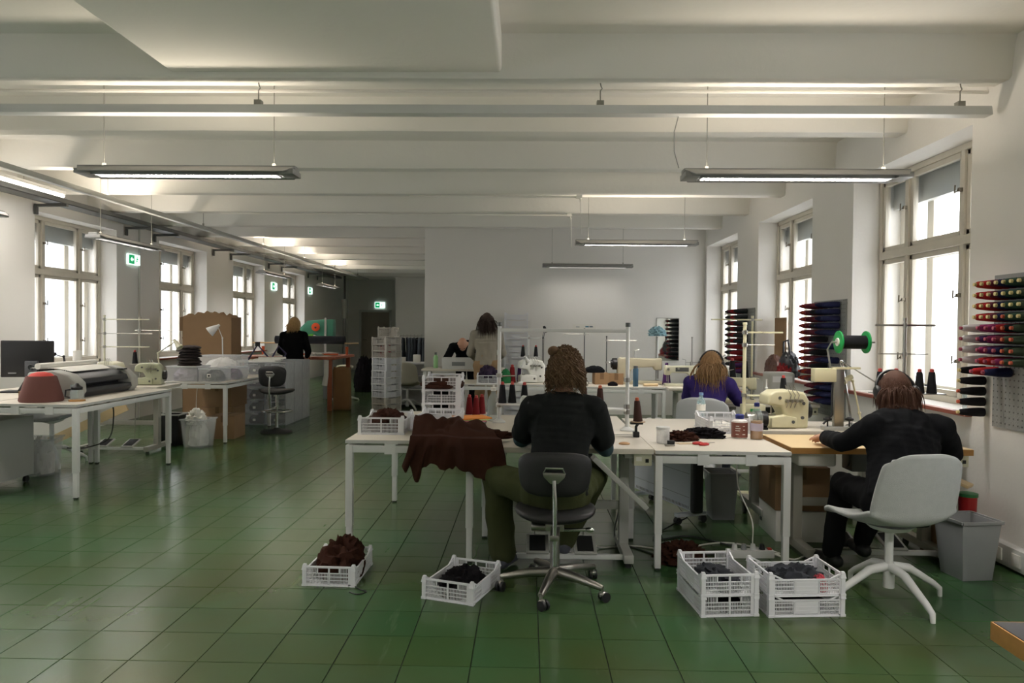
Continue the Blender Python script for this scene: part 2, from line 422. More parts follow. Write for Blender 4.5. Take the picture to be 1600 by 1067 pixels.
# ---- skirting trunking with sockets along the right wall, conduit on the left wall
bb = struct('baseboard_right', MB().bx(XR - 0.07, XR, YB, 5.9, 0.02, 0.15), WHITE, bevel=0.006)
for y in (4.15, 4.45, 4.62, 4.78):
    MB().box((XR - 0.072, y, 0.085), (0.012, 0.075, 0.075)).cyl((XR - 0.079, y, 0.085), (XR - 0.0775, y, 0.085), 0.022).build('socket', PAPER, bb, bevel=0.003)
struct('trim_2', MB().tube([(XL + 0.015, 11.45, 0.0), (XL + 0.015, 11.45, 3.05)], 0.014, 8), LGREY, smooth=True)

# ---- outside: pale neighbouring blocks under an overcast sky
HAZE = M('hazy_render', (206, 208, 210), 0.9, var=0.05, scale=0.3)
HAZE2 = M('hazy_roof', (176, 178, 182), 0.9, var=0.06, scale=0.4)
HAZEG = M('hazy_window', (132, 140, 150), 0.4)
def block(label, x0, x1, y0, y1, z0, z1, face, roof=0.0):
    t = thing('neighbour_building', label, 'building', ((x0 + x1) / 2, (y0 + y1) / 2, z0))
    w, d, h = x1 - x0, y1 - y0, z1 - z0
    MB().bx(-w / 2, w / 2, -d / 2, d / 2, 0, h).build('facade', HAZE, t)
    if roof: MB().prism([(-w / 2 - 0.2, h), (w / 2 + 0.2, h), (0, h + roof)], d + 0.4, 'Y').build('roof', HAZE2, t)
    else: MB().bx(-w / 2 - 0.15, w / 2 + 0.15, -d / 2 - 0.15, d / 2 + 0.15, h, h + 0.18).build('roof', HAZE2, t)
    xs = (w / 2) * face
    y = -d / 2 + 1.2
    while y < d / 2 - 1.0:
        z = 1.0
        while z < h - 1.6:
            f = MB().box((xs, y, z + 0.7), (0.12, 1.1, 1.5)).build('window', HAZE, t); MB().box((xs + 0.05 * face, y, z + 0.7), (0.06, 0.9, 1.3)).build('pane', HAZEG, f)
            z += 3.0
        y += 2.6
    return t
block('pale rendered courtyard block seen through the windows beyond the printer', -22, -15, 11, 30, -9, 4.8, 1)
block('hazy low roofed house far below the thread rack window', 26, 38, 14, 34, -22, -1.0, -1, 2.5)
block('hazy distant flat-roofed block beyond the roofs', 46, 60, 34, 62, -22, 1.2, -1)
# ================================================================== ceiling lamps and rails
LAMPBODY = M('lamp_grey_metal', (150, 150, 148), 0.4, 0.3)
WIRE = M('steel_wire', (150, 148, 140), 0.4, 0.6)
TUBEM = M_emit('lamp_tube', (255, 250, 240), 6.0)
WARM, COOL = (1.0, 0.88, 0.72), (1.0, 0.95, 0.90)
def louvre_lamp(label, cx, cy, cz, along_x, hang_z, up=LAMP_UP, down=LAMP_DOWN, L=1.5, group=None):
    t = thing('louvre_lamp', label, 'ceiling lamp', (cx, cy, cz), 0.0 if along_x else PI / 2, group)
    h = L / 2
    body = MB()
    for s in (-1, 1):                                     # sloping reflector wings
        body.add([(-h, s * 0.05, 0.045), (h, s * 0.05, 0.045), (h - 0.06, s * 0.13, 0.0), (-h + 0.06, s * 0.13, 0.0),
                  (-h, s * 0.05, 0.055), (h, s * 0.05, 0.055), (h - 0.055, s * 0.135, 0.008), (-h + 0.055, s * 0.135, 0.008)],
                 [(0, 1, 2, 3), (7, 6, 5, 4), (3, 2, 6, 7), (0, 4, 5, 1), (1, 5, 6, 2), (0, 3, 7, 4)])
    body.bx(-h, h, -0.05, 0.05, 0.035, 0.062).bx(-h, -h + 0.10, -0.09, 0.09, 0.0, 0.035).bx(h - 0.10, h, -0.09, 0.09, 0.0, 0.035)
    body.bx(-h + 0.1, h - 0.1, -0.055, -0.045, -0.004, 0.04).bx(-h + 0.1, h - 0.1, 0.045, 0.055, -0.004, 0.04)
    body.build('housing', LAMPBODY, t, bevel=0.003)
    lv = MB(); k = -h + 0.12
    while k < h - 0.11: lv.box((k, 0, 0.006), (0.004, 0.09, 0.02)); k += 0.034
    tag(lv.build('louvre', CHROME, t), kind='stuff')
    MB().cyl((-h + 0.1, 0, 0.03), (h - 0.1, 0, 0.03), 0.011, seg=8).build('tube', TUBEM, t)
    for s in (-1, 1):
        MB().tube([(s * (h - 0.16), 0, 0.06), (s * (h - 0.16), 0, hang_z - cz)], 0.003, 5).box((s * (h - 0.16), 0, 0.07), (0.02, 0.02, 0.03)).build('hanging_wire', WIRE, t)
    light_area('lamp_light', t, (0, 0, 0.0165), (0, 0, 0), L - 0.24, 0.086, down, COOL)
    if up: light_area('uplight', t, (0, 0, 0.066), (PI, 0, 0), L - 0.2, 0.09, up, WARM)
    return t
louvre_lamp('grey louvre lamp hung by wires across the wide dropped soffit end', -2.34, 4.97, 2.50, True, ZC)
louvre_lamp('grey louvre lamp hung beside the tall window with thread stand', 1.79, 4.95, 2.49, True, ZC)
louvre_lamp('grey louvre lamp hung over the machines before the white wall', 1.33, 9.0, 2.51, True, ZC)
louvre_lamp('slim louvre lamp hung close before the white end wall', 0.99, 12.15, 2.50, True, ZC, up=0, down=5)
for x_, lab in ((1.8, 'added unseen louvre lamp over the dark topped table'), (-2.4, 'added unseen louvre lamp under the soffit near the rear wall')):
    louvre_lamp(lab, x_, 0.9, 2.50, True, ZC if x_ > 0 else ZB + 0.03, up=10, down=85)  # pair added out of view to brighten the near floor and crates
for yy, lab in ((6.2, 'louvre lamp along the window wall over the monitor desk'), (9.2, 'louvre lamp along the window wall beside the first exit sign'),
                (14.6, 'louvre lamp along the window wall over the cutting table'), (18.6, 'louvre lamp at the dark end of the window wall row')):
    louvre_lamp(lab, -5.12, yy, 2.50, False, ZC, up=6, down=22)
# long white light rail across the room, hung on hooks
t = thing('light_rail', 'long white light rail hung on hooks across the first joist', 'light rail', (0, 4.80, 2.90))
MB().prism([(-0.045, -0.03), (0.045, -0.03), (0.032, 0.03), (-0.032, 0.03)], 2.98 + 4.75, 'X', (2.98 - 4.75) / 2).build('housing', WHITE, t, bevel=0.004)
for px in (404, 938, 1500):
    x = W(px, 150, 4.8).x
    MB().box((x, 0, 0.045), (0.045, 0.05, 0.035)).tube([(x, 0, 0.05), (x, 0, 0.13), (x + 0.012, 0, 0.145), (x + 0.004, 0, 0.16), (x, 0, 0.18)], 0.004, 6).build('hook', WIRE, t)
for px, ly, a_, b_ in ((1060, 4.9, 2.55, 2.87),):
    x = W(1056, 230, 4.9).x
    tag(MB().tube([(x, 4.82, 2.88), (x - 0.02, 4.86, 2.78), (x - 0.01, 4.90, 2.66), (x + 0.03, 4.94, 2.56)], 0.004, 6).build('lamp_cable', WIRE), 'thin lamp cable dropping from the white rail to a louvre lamp', 'cable')
# grey rail along the window wall with warm uplights
t = thing('window_wall_rail', 'grey light rail running along the row of street windows', 'light rail', (-4.82, 5.2, 2.92))
MB().prism([(-0.035, -0.025), (0.035, -0.025), (0.03, 0.03), (-0.03, 0.03)], 16.6, 'Y', 8.3).build('housing', LGREY, t, bevel=0.003)
for k in range(7):
    MB().tube([(0, 0.6 + 2.45 * k, 0.03), (0, 0.6 + 2.45 * k, ZC - 2.92)], 0.004, 6).cyl((0, 0.6 + 2.45 * k, 0.03), (0, 0.6 + 2.45 * k, 0.07), 0.015, seg=8).build('hanger', WIRE, t)
for yy, p in ((3.0, 14), (8.5, 9), (11.0, 10), (13.6, 10)): light_area('uplight', t, (0, yy, 0.04), (PI, 0, 0), 0.05, 1.4, p, WARM)
# bare lit tube
t = thing('bare_tube_light', 'bare lit fluorescent tube under the cable tray', 'ceiling lamp', (-5.55, 6.9, 3.0))
MB().bx(-0.025, 0.025, -1.7, 1.7, 0.02, 0.06).build('batten', WHITE, t, bevel=0.004)
MB().cyl((0, -1.68, 0.0), (0, 1.68, 0.0), 0.016, seg=10).build('tube', TUBEM, t)
for s in (-1, 1): MB().tube([(0, s, 0.06), (0, s, ZC - 3.0)], 0.004, 6).build('hanger', WIRE, t)
light_area('lamp_light', t, (0, 0, -0.018), (0, 0, 0), 0.03, 3.3, 30, COOL)
# cable tray on wall brackets
t = thing('cable_tray', 'dark grey perforated cable tray on brackets above the street windows', 'cable tray', (-5.90, 4.0, 2.98))
MB().bx(-0.12, 0.12, 0, 18.5, 0, 0.006).bx(-0.12, -0.115, 0, 18.5, 0, 0.06).bx(0.115, 0.12, 0, 18.5, 0, 0.06).build('channel', DGREY, t)
cb = MB()
for q in range(4):
    cb.tube([(-0.07 + 0.045 * q + 0.02 * noise.noise(V((k * 0.7, q * 5, 1))), k * 0.9, 0.02 + 0.012 * (q % 2)) for k in range(21)], 0.011, 6)
cb.build('cable_bundle', M('grey_cable', (110, 108, 100), 0.6), t, smooth=True)
for yy in (5.0, 7.05, 7.9, 10.15, 11.0, 13.2, 14.1, 16.3, 17.2):
    MB().bx(-0.28, 0.13, yy - 0.02, yy + 0.02, -0.035, -0.001).bx(-0.28, -0.255, yy - 0.025, yy + 0.025, -0.13, 0.0).build('bracket', DGREY, t)
# thin conduits between lamps near the far joists
for (pa, pb, y) in (((640, 277), (905, 280), 8.62), ((343, 340), (890, 342), 10.0)):
    a = W(*pa, y); b_ = W(*pb, y)
    tag(MB().tube([(a.x, y, 3.03), (b_.x, y, 3.03), (b_.x + 0.02, y, 2.98)], 0.012, 6).box((b_.x, y, 3.03), (0.07, 0.05, 0.04)).tube([(b_.x + 0.02, y, 3.0), (b_.x + 0.03, y + 0.02, 2.6)], 0.004, 5).build('ceiling_conduit', CEIL),
        'thin white conduit clipped under the joist %s' % ('before the corridor' if y > 9 else 'behind the second joist'), 'conduit')
# exit signs
SIGN = M_emit('lit_sign_white', (225, 255, 245), 1.6); SGREEN = M_emit('lit_sign_green', (20, 150, 90), 0.9)
def exit_sign(label, loc, rz, w=0.30, h=0.14):
    t = thing('exit_sign', label, 'exit sign', loc, rz)
    MB().bx(-w / 2, w / 2, -0.03, 0.0, -h / 2, h / 2).build('panel', SIGN, t, bevel=0.003)
    MB().bx(-w / 2 + 0.012, 0.0, -0.033, -0.0305, -h / 2 + 0.01, h / 2 - 0.01).build('green_field', SGREEN, t)
    MB().prism([(-0.115, 0), (-0.075, 0.035), (-0.075, 0.013), (-0.03, 0.013), (-0.03, -0.013), (-0.075, -0.013), (-0.075, -0.035)], 0.002, 'Y', -0.0345).build('arrow', SIGN, t)
    m_ = MB().ell((0.08, -0.0335, 0.038), (0.012, 0.002, 0.012), seg=8, ring=6)
    for p, q in (((0.078, 0.024), (0.066, -0.008)), ((0.066, -0.008), (0.09, -0.03)), ((0.066, -0.008), (0.04, -0.04)), ((0.078, 0.02), (0.102, 0.006)), ((0.078, 0.02), (0.05, 0.012))):
        m_.beam((p[0], -0.033, p[1]), (q[0], -0.033, q[1]), 0.012, 0.004, (0, 1, 0))
    m_.build('running_figure', SGREEN, t)
    return t
exit_sign('lit green exit sign on the wall between the first two street windows', (XL, 11.28, 2.50), PI / 2, 0.34, 0.16)
exit_sign('lit green exit sign on the wall between the last two street windows', (XL, 17.6, 2.45), PI / 2, 0.36, 0.18)
exit_sign('lit green exit sign past the last street window', (XL, 20.55, 2.5), PI / 2, 0.34, 0.18)
exit_sign('lit exit sign above the grey door of the passage', (-5.1, YF, 2.25), 0, 0.34, 0.2)
# ================================================================== furniture builders
def desk(label, x0, x1, y0, y1, h, group=None, tabs=True, rz=0.0):
    """white desk: thin pale top, square frame, telescopic legs"""
    cx, cy = (x0 + x1) / 2, (y0 + y1) / 2; w, d = x1 - x0, y1 - y0
    t = thing('desk', label, 'table', (cx, cy, 0), rz, group)
    tp = MB().bx(-w / 2, w / 2, -d / 2, d / 2, h - 0.022, h).build('tabletop', TOP, t, bevel=0.002)
    MB().bx(-w / 2 - 0.001, w / 2 + 0.001, -d / 2 - 0.001, -d / 2 + 0.001, h - 0.021, h - 0.001).bx(w / 2 - 0.001, w / 2 + 0.001, -d / 2, d / 2, h - 0.021, h - 0.001).build('edge_band', TOPEDGE, tp)
    b = 0.045; zf = h - 0.034; fr = MB()
    for s in (-1, 1):
        fr.bx(-w / 2 + b, w / 2 - b, s * (d / 2 - b / 2) - b / 2, s * (d / 2 - b / 2) + b / 2, zf - b, zf)
        fr.bx(s * (w / 2 - b / 2) - b / 2, s * (w / 2 - b / 2) + b / 2, -d / 2 + b, d / 2 - b, zf - b, zf)
    fr.build('frame', WHITE, t, bevel=0.003)
    for sx in (-1, 1):
        for sy in (-1, 1):
            x, y = sx * (w / 2 - b / 2), sy * (d / 2 - b / 2)
            lg = MB().bx(x - b / 2, x + b / 2, y - b / 2, y + b / 2, 0.22, zf).build('leg', WHITE, t, bevel=0.003)
            MB().bx(x - 0.0185, x + 0.0185, y - 0.0185, y + 0.0185, 0.012, 0.225).build('leg_extension', WHITE, lg, bevel=0.002)
            MB().cyl((x, y, 0), (x, y, 0.013), 0.019, seg=12).build('foot', RUBBER, lg)
    if tabs:
        for sy in (-1, 1):
            for q in ((-0.12, 0.17) if w < 1 else (-0.4, 0.4)):
                MB().bx(q - 0.035, q + 0.035, sy * (d / 2 - 0.002), sy * (d / 2 + 0.004), zf - b - 0.008, zf + 0.012).build('bracket', WHITE, t)
    return t
def sewing_table(label, cx, cy, w, d, h, rz=0.0, top=TOP, edge=None, thick=0.032, casters=False, pedals=True, box=True, legm=GREIGE, group=None):
    t = thing('sewing_table', label, 'sewing table', (cx, cy, 0), rz, group)
    tp = MB().bx(-w / 2, w / 2, -d / 2, d / 2, h - thick, h).build('tabletop', top, t, bevel=0.003)
    if edge: MB().bx(-w / 2 - 0.002, w / 2 + 0.002, -d / 2 - 0.002, -d / 2 + 0.001, h - thick + 0.001, h - 0.003).bx(-w / 2 - 0.002, -w / 2 + 0.001, -d / 2, d / 2, h - thick + 0.001, h - 0.003).bx(w / 2 - 0.001, w / 2 + 0.002, -d / 2, d / 2, h - thick + 0.001, h - 0.003).build('edge_band', edge, tp)
    xs = w / 2 - 0.14; zb = 0.09 if casters else 0.03
    for s in (-1, 1):
        x = s * xs
        lg = MB().bx(x - 0.03, x + 0.03, -0.035, 0.035, zb + 0.04, h - thick).bx(x - 0.03, x + 0.03, -d / 2 + 0.06, d / 2 - 0.06, h - thick - 0.035, h - thick).build('leg', legm, t, bevel=0.003)
        MB().bx(x - 0.03, x + 0.03, -d / 2 + 0.02, d / 2 - 0.02, zb, zb + 0.055).build('foot_bar', legm, lg, bevel=0.008)
        for sy in (-1, 1):
            yy = sy * (d / 2 - 0.06)
            if casters:
                MB().cyl((x - 0.012, yy, 0.032), (x + 0.012, yy, 0.032), 0.032, seg=16).bx(x - 0.02, x + 0.02, yy - 0.02, yy + 0.02, 0.06, zb).build('caster', DGREY, lg)
            else: MB().cyl((x, yy, 0), (x, yy, zb), 0.022, 0.016, seg=12).build('foot', RUBBER, lg)
        for k in range(7):
            MB().cyl((x - 0.0315, 0, 0.30 + 0.05 * k), (x + 0.0315, 0, 0.30 + 0.05 * k), 0.006, seg=8).build('bolt', DGREY, lg) if casters else None
    MB().bx(-xs, xs, -0.01, 0.012, 0.30, 0.355).build('crossbar', legm, t, bevel=0.003)
    MB().bx(-xs, xs, -d / 2 + 0.07, -d / 2 + 0.10, zb + 0.01, zb + 0.04).build('treadle_bar', WHITE, t, bevel=0.003)
    if pedals:
        for px_ in (-0.16, 0.14):
            rot = Matrix.Rotation(R(18), 4, 'X')
            p = MB().box((px_, -d / 2 + 0.16, 0.105), (0.14, 0.20, 0.014), rot).build('pedal', LGREY, t, bevel=0.004)
            MB().box((px_, -d / 2 + 0.158, 0.113), (0.10, 0.16, 0.008), rot).build('rubber_pad', RUBBER, p)
        MB().tube([(0.14, -d / 2 + 0.24, 0.12), (0.12, -d / 2 + 0.3, h - thick)], 0.005, 6).build('pull_rod', STEEL, t)
    if box:
        sb = MB().box((w / 2 - 0.06, -d / 2 + 0.08, h - thick - 0.04), (0.11, 0.09, 0.075)).build('switch_box', CREAM, t, bevel=0.005)
        MB().box((w / 2 - 0.085, -d / 2 + 0.034, h - thick - 0.035), (0.035, 0.004, 0.025)).build('label_plate', PAPER, sb)
        MB().box((w / 2 - 0.035, -d / 2 + 0.034, h - thick - 0.045), (0.02, 0.008, 0.022)).build('switch', BLACK, sb)
        MB().box((0.05, 0.1, h - thick - 0.09), (0.20, 0.16, 0.16)).cyl((-0.06, 0.1, h - thick - 0.09), (0.20, 0.1, h - thick - 0.09), 0.06).build('motor', DGREY, t, bevel=0.01)
    return t
# ---- crates: 0.40 x 0.30, stacking pitch 0.105
def crate_meshes():
    P = {}
    L, Wd, H = 0.40, 0.30, 0.112
    e = MB()                                                    # short end panel in the plane y=0 (centre x)
    hw = Wd / 2
    e.bx(-hw, hw, -0.004, 0.004, 0.0, 0.012); e.bx(-hw, hw, -0.005, 0.005, H - 0.010, H)
    e.bx(-0.004, 0.004, -0.004, 0.004, 0.0, H); e.bx(-hw, -hw + 0.022, -0.004, 0.004, 0, H); e.bx(hw - 0.04, hw, -0.004, 0.004, 0, H)
    for z in (0.032, 0.052, 0.072): e.bx(-hw, hw, -0.003, 0.003, z - 0.002, z + 0.002)
    for x in (-0.066, 0.060): e.bx(x - 0.003, x + 0.003, -0.003, 0.003, 0.07, H)
    k = -hw + 0.03
    while k < hw - 0.045:
        e.bx(k - 0.0013, k + 0.0013, -0.002, 0.002, 0.01, 0.073 if -0.066 < k < 0.060 else H - 0.005); k += 0.0085
    P['end'] = e.mesh('end_panel', CRATE)
    s_ = MB(); hl = L / 2; h2 = 0.088                           # long side, lower in the middle
    s_.bx(-0.004, 0.004, -hl, hl, 0, 0.012); s_.bx(-0.005, 0.005, -hl, hl, h2 - 0.008, h2)
    for q in (-1, 1):
        s_.bx(-0.004, 0.004, q * hl, q * (hl - 0.03), 0, H)
        s_.beam((0, q * (hl - 0.03), H - 0.004), (0, q * (hl - 0.075), h2 - 0.002), 0.008, 0.008)
        s_.bx(-0.003, 0.003, q * 0.065 - 0.004, q * 0.065 + 0.004, 0, h2)
    s_.bx(-0.002, 0.002, -0.06, 0.06, 0.015, h2 - 0.01)
    for z in (0.03, 0.05, 0.07): s_.bx(-0.003, 0.003, -hl, hl, z - 0.002, z + 0.002)
    k = -hl + 0.036
    while k < hl - 0.03:
        if abs(k) > 0.065: s_.bx(-0.002, 0.002, k - 0.0013, k + 0.0013, 0.01, h2)
        k += 0.0085
    P['side'] = s_.mesh('side_panel', CRATE)
    b_ = MB()
    b_.bx(-hw, hw, -hl, hl, 0.0, 0.003)
    for k in range(-7, 8): b_.bx(k * 0.02 - 0.003, k * 0.02 + 0.003, -hl, hl, 0.003, 0.006)
    P['base'] = b_.mesh('base', CRATE)
    c = MB().bx(-0.011, 0.011, -0.011, 0.011, 0, H + 0.004)
    c.add([(-0.015, -0.015, H - 0.02), (0.015, -0.015, H - 0.02), (0.015, 0.015, H - 0.02), (-0.015, 0.015, H - 0.02), (-0.008, -0.008, H + 0.012), (0.008, -0.008, H + 0.012), (0.008, 0.008, H + 0.012), (-0.008, 0.008, H + 0.012)],
          [(0, 3, 2, 1), (4, 5, 6, 7), (0, 1, 5, 4), (1, 2, 6, 5), (2, 3, 7, 6), (3, 0, 4, 7)])
    c.bx(-0.014, 0.014, -0.014, 0.014, 0, 0.012)
    P['post'] = c.mesh('corner_post', CRATE)
    # one-mesh version for the far towers
    f = MB(); 
    def xf(mb_, mat): f.add(mb_.v, mb_.f, mat)
    for q in (-1, 1):
        xf(e, Matrix.Translation((0, q * (hl - 0.008), 0))); xf(s_, Matrix.Translation((q * (hw - 0.008), 0, 0)))
        for r_ in (-1, 1): xf(c, Matrix.Translation((q * (hw - 0.01), r_ * (hl - 0.01), 0)))
    xf(b_, Matrix.Identity(4))
    P['all'] = f.mesh('stacking_crate', CRATE); P['all_old'] = f.mesh('stacking_crate', CRATEOLD)
    return P
CR = crate_meshes()
def crate(label, loc, rz=0.0, group=None):
    t = thing('stacking_crate', label, 'crate', loc, rz, group)
    def ch(n_, me, l, rot=0):
        o = bpy.data.objects.new(n_, me); COL.objects.link(o); o.parent = t; o.location = l; o.rotation_euler = (0, 0, rot)
    for q in (-1, 1):
        ch('end_panel', CR['end'], (0, q * 0.192, 0), 0 if q < 0 else PI); ch('side_panel', CR['side'], (q * 0.142, 0, 0))
        for r_ in (-1, 1): ch('corner_post', CR['post'], (q * 0.14, r_ * 0.19, 0))
    ch('base', CR['base'], (0, 0, 0))
    return t
def crate_simple(label, loc, rz, group, old=False, scale=1.0):
    o = bpy.data.objects.new('stacking_crate', CR['all_old' if old else 'all']); COL.objects.link(o)
    o.location = loc; o.rotation_euler = (0, 0, rz); o.scale = (scale,) * 3; return tag(o, label, 'crate', group)
# ---- rumpled cloth heap (closed, folded surface)
def heap(name, label, cat, loc, size, mat, seed=0, rz=0.0, group=None, fold=0.35, freq=3.0, parent=None, flat=True, nu=40, nv=26, lim=None):
    mb = MB(); sx, sy, sz = size
    def fn(u, v):
        th = u * 2 * PI; ph = v * PI
        d = V((math.sin(ph) * math.cos(th), math.sin(ph) * math.sin(th), -math.cos(ph)))
        q = d * freq + V((seed * 3.1, seed * 1.7, seed))
        r_ = 1 + fold * (1 - 2 * abs(noise.noise(q))) * 0.8 - fold * 0.3 + 0.25 * fold * noise.noise(q * 2.7) + 0.12 * fold * noise.noise(q * 6)
        p = V((d.x * r_ * sx / 2, d.y * r_ * sy / 2, d.z * r_))
        z = max(0.0, p.z * 0.75 + 0.25) * sz if flat else (p.z * 0.5 + 0.5) * sz
        if lim and z < 0.118: p.x = max(-lim[0], min(lim[0], p.x)); p.y = max(-lim[1], min(lim[1], p.y))
        return (p.x, p.y, z)
    mb.grid(fn, nu, nv)
    o = mb.build(name, mat, parent, smooth=True, loc=loc, rot=rz)
    bm = bmesh.new(); bm.from_mesh(o.data); bmesh.ops.remove_doubles(bm, verts=bm.verts, dist=1e-5); bm.to_mesh(o.data); bm.free()
    if parent is None: tag(o, label, cat, group)
    return o
# ---- thread cones
def cone_proto(name, mat, tipmat=None, h=0.14, r=0.032, label=''):
    t = thing(name, label, 'thread cone')
    MB().lathe([(r, 0), (r, 0.008), (r * 0.97, 0.012), (r * 0.62, h - 0.01), (r * 0.55, h)], seg=20).build('thread', mat, t, smooth=True)
    MB().lathe([(r * 0.42, h - 0.002), (r * 0.40, h + 0.018), (r * 0.2, h + 0.022)], seg=14).build('cone_tip', tipmat or M('red_cone_tip', (176, 62, 56), 0.5), t, smooth=True)
    return t
def thr(name, col): return M('thread_' + name, col, 0.8, var=0.2, scale=10, bump=0.4, bscale=260, spec=0.25, stretch=(0.2, 0.2, 6))
TBLACK = thr('black', (24, 24, 28)); TBROWN = thr('brown', (62, 38, 32)); TRED = thr('dark_red', (132, 34, 38)); TNAVY = thr('navy', (34, 38, 74))
TGREEN = thr('forest_green', (56, 80, 66)); TMAROON = thr('maroon', (104, 40, 54)); TPURPLE = thr('purple', (74, 42, 92)); TMAG = thr('magenta', (140, 46, 96))
TWHITE = thr('white', (206, 202, 204)); TORANGE = thr('rust_orange', (168, 62, 44)); TSCAR = thr('scarlet', (176, 38, 40)); TOLIVE = thr('dark_olive', (66, 76, 60)); TCHAR = thr('charcoal', (44, 46, 50))
CONE_BLACK = Proto(cone_proto('thread_cone', TBLACK, label='black thread cone'))
CONE_BROWN = Proto(cone_proto('thread_cone', TBROWN, M('orange_cone_tip', (186, 92, 60), 0.5), label='brown thread cone'))
CONE_RED = Proto(cone_proto('thread_cone', TRED, label='red thread cone'))
CONE_PURPLE = Proto(cone_proto('thread_cone', TPURPLE, TPURPLE, label='purple thread cone'))
# ---- shell chair on a four-star base
SHELLFAB = M('pale_grey_felt', (176, 178, 176), 0.95, var=0.08, scale=30, bump=0.35, bscale=420, spec=0.2)
def shell_chair(label, loc, rz, group=None, base=WHITE, seat=0.44, fab=SHELLFAB, b0=45):
    t = thing('shell_chair', label, 'chair', loc, rz, group)
    def fn(u, v):
        a = (u - 0.5) * 2                                       # across
        s = v                                                   # front of seat -> top of back
        if s < 0.45:
            k = s / 0.45; y = 0.24 - 0.40 * k; z = seat + 0.015 - 0.035 * math.sin(k * PI) + 0.02 * (1 - k) * 0 ; w = 0.235 + 0.015 * k
            z += 0.075 * abs(a) ** 2.4 * (0.35 + 0.65 * k) ; 
            if k < 0.15: z -= 0.03 * (1 - k / 0.15) ** 2
        elif s < 0.6:
            k = (s - 0.45) / 0.15; ang = k * R(78); y = -0.16 - 0.07 * math.sin(ang); z = seat + 0.015 + 0.07 * (1 - math.cos(ang)); w = 0.25
            z += 0.075 * abs(a) ** 2.4 * (1 - k * 0.6); y += 0.06 * abs(a) ** 2.4 * k
        else:
            k = (s - 0.6) / 0.4; y = -0.229 - 0.06 * k; z = seat + 0.07 + 0.335 * k; w = 0.25 - 0.035 * k ** 2
            z += 0.03 * abs(a) ** 2.4 * (1 - k); y += (0.06 - 0.02 * k) * abs(a) ** 2.2
            if k > 0.72: w *= math.sqrt(max(0.02, 1 - ((k - 0.72) / 0.28) ** 2 * 0.28))
            if k > 0.8: z -= 0.035 * abs(a) ** 4 * (k - 0.8) / 0.2
        return (a * w, y, z)
    sh = MB().grid(fn, 24, 44).build('shell', fab, t, smooth=True)
    md = sh.modifiers.new('thickness', 'SOLIDIFY'); md.thickness = 0.022; md.offset = 0
    MB().lathe([(0.03, 0.07), (0.03, 0.20), (0.022, 0.205), (0.022, seat - 0.07), (0.10, seat - 0.045), (0.13, seat - 0.02)], seg=20).build('column', base, t, smooth=True)
    for k in range(4):
        a = R(b0 + 90 * k); c, s = math.cos(a), math.sin(a)
        MB().tube([(0.02 * c, 0.02 * s, 0.185), (0.12 * c, 0.12 * s, 0.17), (0.28 * c, 0.28 * s, 0.075), (0.32 * c, 0.32 * s, 0.045), (0.325 * c, 0.325 * s, 0.0)], [0.026, 0.024, 0.018, 0.016, 0.012], 10).build('base_leg', base, t, smooth=True)
    return t
